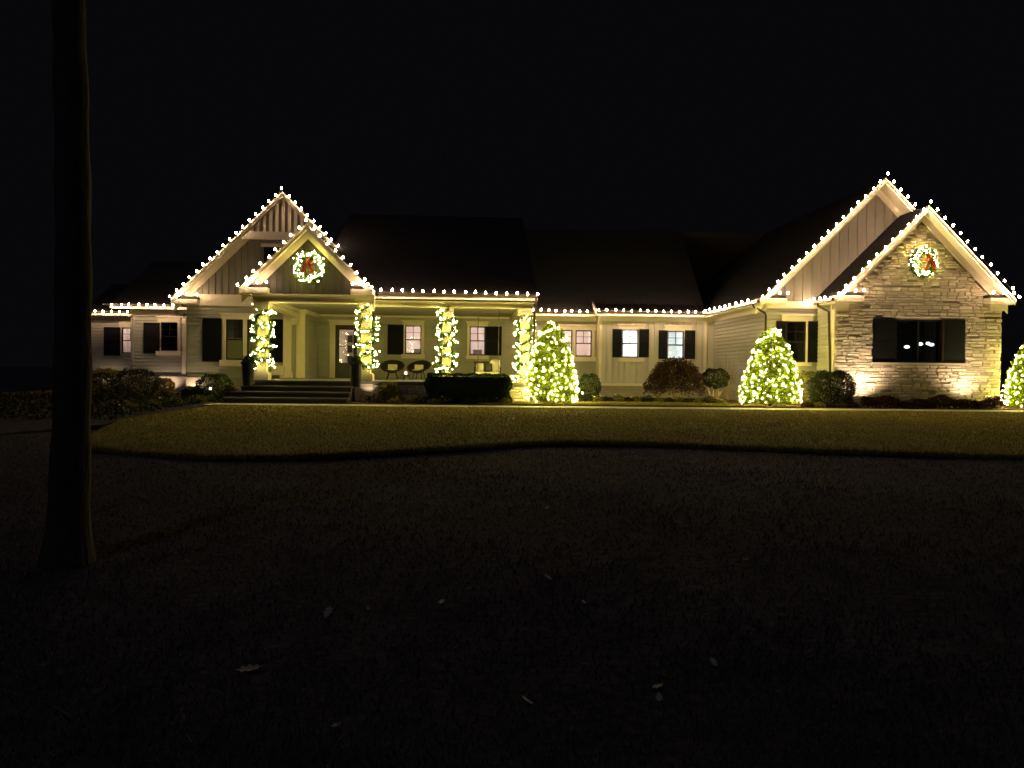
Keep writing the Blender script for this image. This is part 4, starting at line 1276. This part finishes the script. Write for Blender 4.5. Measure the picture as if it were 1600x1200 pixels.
# low bedding plants
def clump(cx, cy, z0, r, h, m, label, group, flowers=0, n=420):
    t = thing('bedding_plant', label, 'plant', (cx, cy, z0), group)
    a = rng.uniform(0, 6.283, n); u = rng.uniform(0, 1, n) ** .5
    P = np.stack([cx + r * u * np.cos(a), cy + r * u * np.sin(a), z0 + h * (1 - u ** 2 * .6) * rng.uniform(.1, 1, n)], 1)
    leaves(P, .06, m, 'foliage', t, up=.5)
    st = MB()
    for i in range(5): st.tube([(cx, cy, z0 - .02), (cx + r * .5 * math.cos(i * 1.26), cy + r * .5 * math.sin(i * 1.26), z0 + h * .6)], [.006, .003], 4)
    st.build('stems', twigm, t)
    for i in range(flowers):
        q = (cx + random.uniform(-r, r) * .7, cy - random.uniform(0, r) * .7, z0 + h * random.uniform(.8, 1.1))
        MB().lathe([(.006, -.015), (.028, 0), (.02, .012)], q, 6).build('flower', petalm, t)


for i in range(11):
    clump(X(600 + i * 19, 23.55) + random.uniform(-.1, .1), 23.55 + random.uniform(-.12, .15), BZ, random.uniform(.18, .26), random.uniform(.16, .26), leaf_olive if i % 3 else leaf_box, 'low %s edging the bed between steps and hedge' % ('olive plant with a white flower' if i % 4 == 1 and i % 3 else 'olive leaved plant' if i % 3 else 'dark green plant with a white flower' if i % 4 == 1 else 'dark green plant'), 'low plants before the porch base', flowers=(i % 4 == 1))
for i in range(14):
    px_ = 918 + i * 16
    yy = 25.5 - .25 * abs((i - 5) / 6) + random.uniform(-.1, .25) - (.5 if i > 10 else 0)
    clump(X(px_, yy), yy, BZ, random.uniform(.18, .27), random.uniform(.18, .30), leaf_olive if i % 2 else leaf_dark, 'low %s edging the bed before the bright windows' % (('olive plant' if i % 2 else 'dark plant') + (' with white flowers' if i in (1, 3, 4, 9) else ' without flowers')), 'low plants before the middle bed', flowers=2 if i in (1, 3, 4, 9) else 0)
for i in range(5):
    clump(X(1262 + i * 18, 23.45), 23.45 + random.uniform(-.1, .1), BZ, .2, .18, leaf_olive if i % 2 else leaf_red, 'low %s plant at the walkway below the dark rounded shrub' % ('olive' if i % 2 else 'russet'), 'low plants by the wing corner')
# the dim bed beyond the steps
for (px_, y_, rx, h_, m_, lab) in ((165, 27.5, .55, .95, leaf_yel, 'shrub in uplight yellow before the foundation of the end wing'),
                                   (256, 28.4, .36, .62, leaf_yel, 'yellow green shrub before the lit brick foundation'),
                                   (212, 26.5, .75, .95, leaf_dark, 'dark mounded shrub between two shrubs in uplight yellow'),
                                   (150, 23.0, .8, .85, leaf_dark, 'broad dark shrub beside the tree trunk'),
                                   (300, 24.6, .3, .42, leaf_olive, 'small olive shrub beside the clipped boxwood')):
    shrub('bed_shrub', lab, 'shrub', X(px_, y_), y_, .30 + min(1, max(0, (y_ - 15.5) / 7.7)) * .27, rx, rx * .8, h_, m_, 4500, .06, 2.2)
for i in range(12):
    yy = 19.8 + i * .32; xx = X(190 + i * 12, yy)
    clump(xx, yy, .30 + min(1, (yy - 15.5) / 7.7) * .27, .28, .24, (leaf_dark, leaf_olive, leaf_box)[i % 3], 'low %s plant in the dim bed edging the lawn beyond the steps' % (('blackish', 'olive', 'dark green')[i % 3] + (' flowering' if i % 5 == 0 else '')), 'low plants in the dim bed', flowers=(i % 5 == 0))
for i in range(5):
    clump(X(372 - i * 3, 24.3 + .2 * i), 24.0 + .2 * i, BZ, .2, .45, leaf_red, 'reddish plant beside the tall planter at the steps', 'reddish plants at the planter')
clump(X(583, 23.7), 23.7, BZ, .3, .3, leaf_red, 'russet plant mound at the foot of the lit column pier', None)

n = 9000
xs = rng.uniform(-15, -7.7, n); ys = rng.uniform(17.4, 26.0, n)
k = (xs < -7.75 - .25 * rng.uniform(0, 1, n)) & ((ys < 22.4) | (xs < -9.2)) & (np.sin(xs * 2.1) * np.sin(ys * 1.7 + 1) > -.75)
xs, ys = xs[k], ys[k]
zb_ = np.where(ys < 22.58, 0.24 + np.clip((ys - 12) / 11, 0, 1) * .31, .30 + np.clip((ys - 15.5) / 7.7, 0, 1) * .27)
hc = .10 + .12 * (np.sin(xs * 3.3 + ys) * np.sin(ys * 2.6) * .5 + .5)
gc = leaves(np.stack([xs, ys, zb_ + hc * rng.uniform(0, 1, len(xs))], 1), .09, leaf_dark, 'ground_cover', None, up=.3)
tag(gc, 'dark leafy ground cover in the bed beyond the steps', 'ground cover', kind='stuff')

# ================================================================== PORCH FURNITURE
def planter(px_, y_, z0, h, lab):
    cx = X(px_, y_)
    t = thing('planter', lab, 'planter', (cx, y_, z0), 'tall dark planters flanking the steps')
    MB().lathe([(.13, 0), (.15, .02), (.19, h - .06), (.21, h - .05), (.21, h), (.18, h), (.17, h - .06)], (cx, y_, z0), 14).build('pot', planterm, t)
    MB().lathe([(.16, 0), (.02, .02)], (cx, y_, z0 + h - .07), 10).build('soil', mulch, t)
    n = 700
    a = rng.uniform(0, 6.28, n); u = rng.uniform(0, 1, n)
    P = np.stack([cx + .22 * u * np.cos(a), y_ + .22 * u * np.sin(a), z0 + h - .02 + .25 * (1 - u * u) * rng.uniform(.1, 1, n)], 1)
    leaves(P, .10, leaf_gar, 'foliage', t, aspect=.25, up=.6)


planter(388, 23.75, FL - .1675, .70, 'tall dark planter beside the bench end of the steps')
planter(556, 23.75, FL - .1675 - .0, .72, 'tall dark planter beside the door end of the steps')

def wicker_chair(px_, y_, turn, lab):
    cx = X(px_, y_)
    t = thing('wicker_chair', lab, 'chair', (cx, y_, FL), 'round wicker chairs on the porch')
    ca, sa = math.cos(turn), math.sin(turn)
    R2 = lambda x, y, z: (cx + x * ca - y * sa, y_ + x * sa + y * ca, FL + z)
    rim = [R2(.42 * math.cos(q), .34 * math.sin(q), .50 + .20 * math.sin(q)) for q in [2 * math.pi * i / 20 for i in range(21)]]
    MB().tube(rim, .045, 6, caps=False).build('rim', wicker, t)
    sh = MB(); rings = []
    for j, s in enumerate((1, .85, .6, .25)):
        rings.append([R2(.42 * s * math.cos(q), .34 * s * math.sin(q) , .50 + .20 * math.sin(q) * s - (.24 * (1 - s * s))) for q in [2 * math.pi * i / 20 for i in range(20)]])
    vs = [p for r_ in rings for p in r_]
    sh.add(vs, [(j * 20 + i, j * 20 + (i + 1) % 20, (j + 1) * 20 + (i + 1) % 20, (j + 1) * 20 + i) for j in range(3) for i in range(20)] + [tuple(60 + i for i in range(20))])
    sh.build('basket_seat', wicker, t)
    cu = MB().lathe([(.05, 0), (.24, .02), (.27, .06), (.22, .10), (.05, .12)], R2(0, -.05, .28), 14); cu.build('cushion', cushm, t, True)
    pl = MB().box(*[v for v in (R2(-.17, 0, 0)[0], R2(.17, 0, 0)[0])], y_ + .02, y_ + .10, FL + .40, FL + .56); pl.build('back_pillow', cushm, t)
    for i in range(4):
        q = math.pi / 4 + i * math.pi / 2
        MB().tube([R2(.18 * math.cos(q), .15 * math.sin(q), .30), R2(.28 * math.cos(q), .24 * math.sin(q), 0)], .016, 5).build('leg', wicker, t)


yc_ = 29.4
wicker_chair(613.5, yc_, .0, 'round dark wicker chair beside the front door side shutter')
wicker_chair(655, yc_, -.35, 'round dark wicker chair under the porch window beside the garland column')
# candle on a small table
cx = X(634.5, 27.6)
t = thing('side_table', 'small low round table between the wicker chairs', 'table', (cx, 27.6, FL))
MB().lathe([(.17, .0), (.17, .02)], (cx, 27.6, FL + .16), 12).build('table_top', swingm, t)
for i in range(3):
    a = i * 2.094; MB().tube([(cx + .1 * math.cos(a), 27.6 + .1 * math.sin(a), FL + .16), (cx + .15 * math.cos(a), 27.6 + .15 * math.sin(a), FL)], .012, 5).build('leg', swingm, t)
t = thing('candle', 'glowing candle jar on the low table between wicker chairs', 'candle', (cx, 27.6, FL + .18))
MB().lathe([(.045, 0), (.05, .02), (.05, .12), (.035, .13)], (cx, 27.6, FL + .18), 10).build('wax', candlem, t)
MB().lathe([(.06, 0), (.06, .012)], (cx, 27.6, FL + .18), 10).build('dish', fixm, t)

# porch swing
sy = 27.2
sxa, sxb = X(741, sy), X(783, sy)
t = thing('porch_swing', 'dark porch swing hung on ropes with pillows', 'swing', ((sxa + sxb) / 2, sy, FL))
zs = FL + .22
st = MB().box(sxa, sxb, sy - .28, sy - .22, zs - .06, zs).box(sxa, sxb, sy + .2, sy + .26, zs - .06, zs).build('seat_frame', swingm, t)
for i in range(6):
    y0 = sy - .27 + i * .085; MB().box(sxa + .02, sxb - .02, y0, y0 + .07, zs + .001, zs + .02).build('seat_slat', swingm, st)
bk = MB().box(sxa, sxb, sy + .26, sy + .30, zs + .40, zs + .47).box(sxa, sxb, sy + .26, sy + .30, zs + .02, zs + .08).build('backrest', swingm, t)
for i in range(9):
    x0 = sxa + .02 + i * (sxb - sxa - .08) / 8; MB().box(x0, x0 + .045, sy + .27, sy + .295, zs + .081, zs + .399).build('back_slat', swingm, bk)
for xx in (sxa, sxb - .05):
    MB().box(xx, xx + .05, sy - .28, sy + .26, zs + .23, zs + .27).box(xx + .002, xx + .048, sy - .28, sy - .23, zs + .001, zs + .229).build('armrest', swingm, t)
MB().box(sxa + .03, sxb - .03, sy - .27, sy + .22, zs + .022, zs + .10).build('seat_cushion', cushm, t)
for xx in (X(747, sy), X(779, sy)):
    MB().tube([(xx, sy + .0, zs), (xx, sy + .0, fz0 + .16)], .012, 5).build('rope', ropem, t)
MB().box(sxa - .01, sxb + .01, sy - .31, sy - .282, zs - .10, zs + .015).build('front_rail', swingm, t)


def pillow(cx, cy, cz, w_, h_, m, lab, grp=None):
    vs = []; N_ = 7
    mbp = MB()
    for side in (-1, 1):
        base = len(mbp.v)
        for i in range(N_):
            for j in range(N_):
                u, v = i / (N_ - 1) * 2 - 1, j / (N_ - 1) * 2 - 1
                b_ = .07 * (1 - u ** 4) * (1 - v ** 4)
                mbp.v.append((cx + u * w_ / 2 * (1 - .08 * v * v), cy + side * b_, cz + h_ / 2 + v * h_ / 2 * (1 - .08 * u * u)))
        for i in range(N_ - 1):
            for j in range(N_ - 1):
                mbp.f.append((base + i * N_ + j, base + (i + 1) * N_ + j, base + (i + 1) * N_ + j + 1, base + i * N_ + j + 1))
    o = mbp.build('pillow', m, None, True); tag(o, lab, 'pillow', grp)


pillow(X(753, sy), sy + .12, zs + .10, .36, .30, cushm, 'pale pillow at the rope end of the porch swing beside the column')
pillow(X(763, sy), sy + .06, zs + .10, .34, .32, darkfab, 'dark pillow in the middle of the porch swing')
pillow(X(774, sy), sy + .10, zs + .12, .36, .42, cushm, 'large rounded white pillow on the porch swing')

# cream bench against the wall
bx0, bx1, by = X(393, 28.6), X(441, 28.6), 28.6
t = thing('porch_bench', 'cream storage bench under the double window behind the garland column', 'bench', ((bx0 + bx1) / 2, by, FL))
MB().box(bx0, bx1, by, by + .45, FL + .40, FL + .46).build('seat', trim, t)
MB().box(bx0 + .04, bx1 - .04, by + .03, by + .42, FL + .12, FL + .399).build('box', trim, t)
for xx in (bx0 + .03, bx1 - .09):
    for yy in (by + .02, by + .37): MB().box(xx, xx + .06, yy, yy + .06, FL, FL + .119).build('leg', trim, t)

# ================================================================== GARDEN LAMPS
def spot(p, aim, energy, size, blend, lab, group='small garden spot lamps', radius=.03):
    p = Vector(p); aim = Vector(aim)
    t = thing('garden_spot', lab, 'garden light', p, group)
    d_ = (aim - p).normalized()
    MB().tube([p - Vector((0, 0, .22)), p - d_ * .05], .012, 5).build('stake', fixm, t)
    MB().tube([p - d_ * .07, p - d_ * .05, p + d_ * .05], [.03, .045, .048], 8, caps=True).build('housing', fixm, t)
    MB().tube([p + d_ * .0505, p + d_ * .054], .04, 8).build('lens', uplens, t)
    ld = bpy.data.lights.new('spot_beam', 'SPOT'); ld.energy = energy; ld.color = UP_COL; ld.spot_size = size; ld.spot_blend = blend; ld.shadow_soft_size = radius
    lo = bpy.data.objects.new('spot_beam', ld); COL.objects.link(lo)
    lo.parent = t; lo.matrix_parent_inverse = Matrix.Translation(-p)
    lo.location = p + d_ * .07; lo.rotation_euler = (-d_).to_track_quat('Z', 'Y').to_euler()
    return t


R_ = math.radians
xx = X(1352, 23.95); spot((xx, 23.72, .76), (xx, 24.3, 2.4), 300, R_(140), 1.0, 'spot lamp lighting the stone wall beside the dark rounded shrub')
xx = X(1516, 23.95); spot((xx, 23.72, .76), (xx, 24.3, 2.4), 210, R_(130), 1.0, 'spot lamp lighting the stone wall beside its far corner')
xx = X(300, 28.8); spot((xx, 28.9, .68), (xx, 29.3, 1.25), 40, R_(125), .6, 'spot lamp under the brick ledge beside the boxwood')
xx = X(258, 31.0); spot((xx, 30.95, .68), (xx, 31.4, 1.25), 45, R_(130), .6, 'spot lamp under the brick ledge beside the yellow green shrub')
xx = X(167, 35.2); spot((xx, 35.3, .68), (xx, 35.7, 1.25), 45, R_(125), .6, 'spot lamp under the brick ledge of the end wing')
xx = X(579, 24.0); spot((xx, 23.85, .70), (xx - .15, 24.4, 1.6), 16, R_(80), .8, 'spot lamp lighting the pier of the column at the steps')
xx = X(397, 24.0); spot((xx, 23.9, FL - .08), (xx + .25, 24.7, 2.0), 6, R_(80), .8, 'spot lamp lighting the entry column beside the bench')
spot((X(1085, 25.6), 25.5, .70), (X(1085, 26.2), 26.4, 1.0), 30, R_(110), .9, 'spot lamp lighting stems between maple and legged shrub')


def path_light(px_, y_, z0, h, lab):
    cx = X(px_, y_)
    t = thing('path_light', lab, 'garden light', (cx, y_, z0), 'stake path lights in the beds')
    MB().tube([(cx, y_, z0 - .05), (cx, y_, z0 + h - .06)], .012, 6).build('stake', fixm, t)
    MB().lathe([(.028, 0), (.028, .055)], (cx, y_, z0 + h - .06), 8).build('lens', pathm, t)
    MB().lathe([(.09, 0), (.07, .025), (.01, .045)], (cx, y_, z0 + h), 10).build('cap', fixm, t)


path_light(329, 23.6, BZ, .42, 'stake path light before the clipped boxwood')
path_light(911, 24.95, BZ, .36, 'stake path light at the edge of the grass strip')

# ================================================================== FALLEN LEAVES AND THE NEAR TREE
lv = []
oak = [(0, -.5), (.06, -.3), (.22, -.28), (.13, -.12), (.30, .02), (.15, .12), (.24, .30), (.07, .32), (0, .5), (-.08, .33), (-.25, .28), (-.14, .10), (-.29, .0), (-.12, -.13), (-.2, -.27), (-.06, -.3)]
def leaf_mesh(curl):
    v = [(0, 0, .01)] + [(x_, y_, curl * (x_ * x_ * 2.2 + y_ * y_ * .8) + .01) for x_, y_ in oak]
    me = bpy.data.meshes.new('fallen_leaf'); me.from_pydata(v, [], [(0, i + 1, (i + 1) % 16 + 1) for i in range(16)]); me.materials.append(fallm)
    return me
lms = [leaf_mesh(c) for c in (.25, .55, .9)]
random.seed(21)
spots = [(390, 1050, .14), (512, 961, .11), (690, 944, .09), (856, 906, .08), (1222, 965, .13), (1290, 941, .08), (1165, 877, .07), (967, 972, .06),
         (1028, 1077, .08), (1030, 1095, .07), (824, 1100, .08), (526, 1141, .08), (575, 955, .05), (912, 945, .07), (855, 796, .09), (1115, 1040, .07)]
for i, (a, b, s) in enumerate(spots):
    p = az(a, b, .1)
    for _ in range(3): p = az(a, b, float(ground_z(p.x, p.y)) + .012)
    o = link('fallen_leaf', random.choice(lms)); o.location = p + Vector((0, 0, .015)); o.scale = (s, s, s)
    o.rotation_euler = (random.uniform(-.5, .5), random.uniform(-.5, .5), random.uniform(0, 6.28))
    tag(o, 'pale curled fallen leaf on the dark ground', 'leaf', 'fallen leaves on the dark ground')

tx, ty = X(100, 5.9, 800), 5.9
tz = float(ground_z(tx, ty))
t = thing('tree', 'dark rough barked tree trunk standing before the lawn', 'tree', (tx, ty, tz))
tr = MB()
pts, rad = [], []
for i in range(40):
    z = i * .2; pts.append((tx + .05 * math.sin(z * .6), ty + .04 * math.sin(z * .5 + 1), tz - .15 + z)); rad.append(.135 + .09 * math.exp(-z * 3.5) - z * .006 + .006 * math.sin(z * 9))
tr.tube(pts, rad, 16); tr.build('trunk', barkm, t, True)
br = MB(); cl = []
for i in range(12):
    a = i * 2.4; z = 5.6 + i * .2; l = 1.9 - i * .09
    p0 = Vector((tx, ty, tz + z)); p1 = p0 + Vector((l * math.cos(a), l * math.sin(a), .55 + .05 * i))
    br.tube([p0, (p0 + p1) / 2 + Vector((0, 0, .1)), p1], [.05, .03, .008], 6)
    for s in np.linspace(.4, 1, 6): cl.append(np.array(p0 + (p1 - p0) * float(s)))
br.build('branches', barkm, t)
cl = np.array(cl); idx = rng.integers(0, len(cl), 7000)
leaves(cl[idx] + rng.normal(0, .22, (7000, 3)), .09, leaf_dark, 'crown', t)
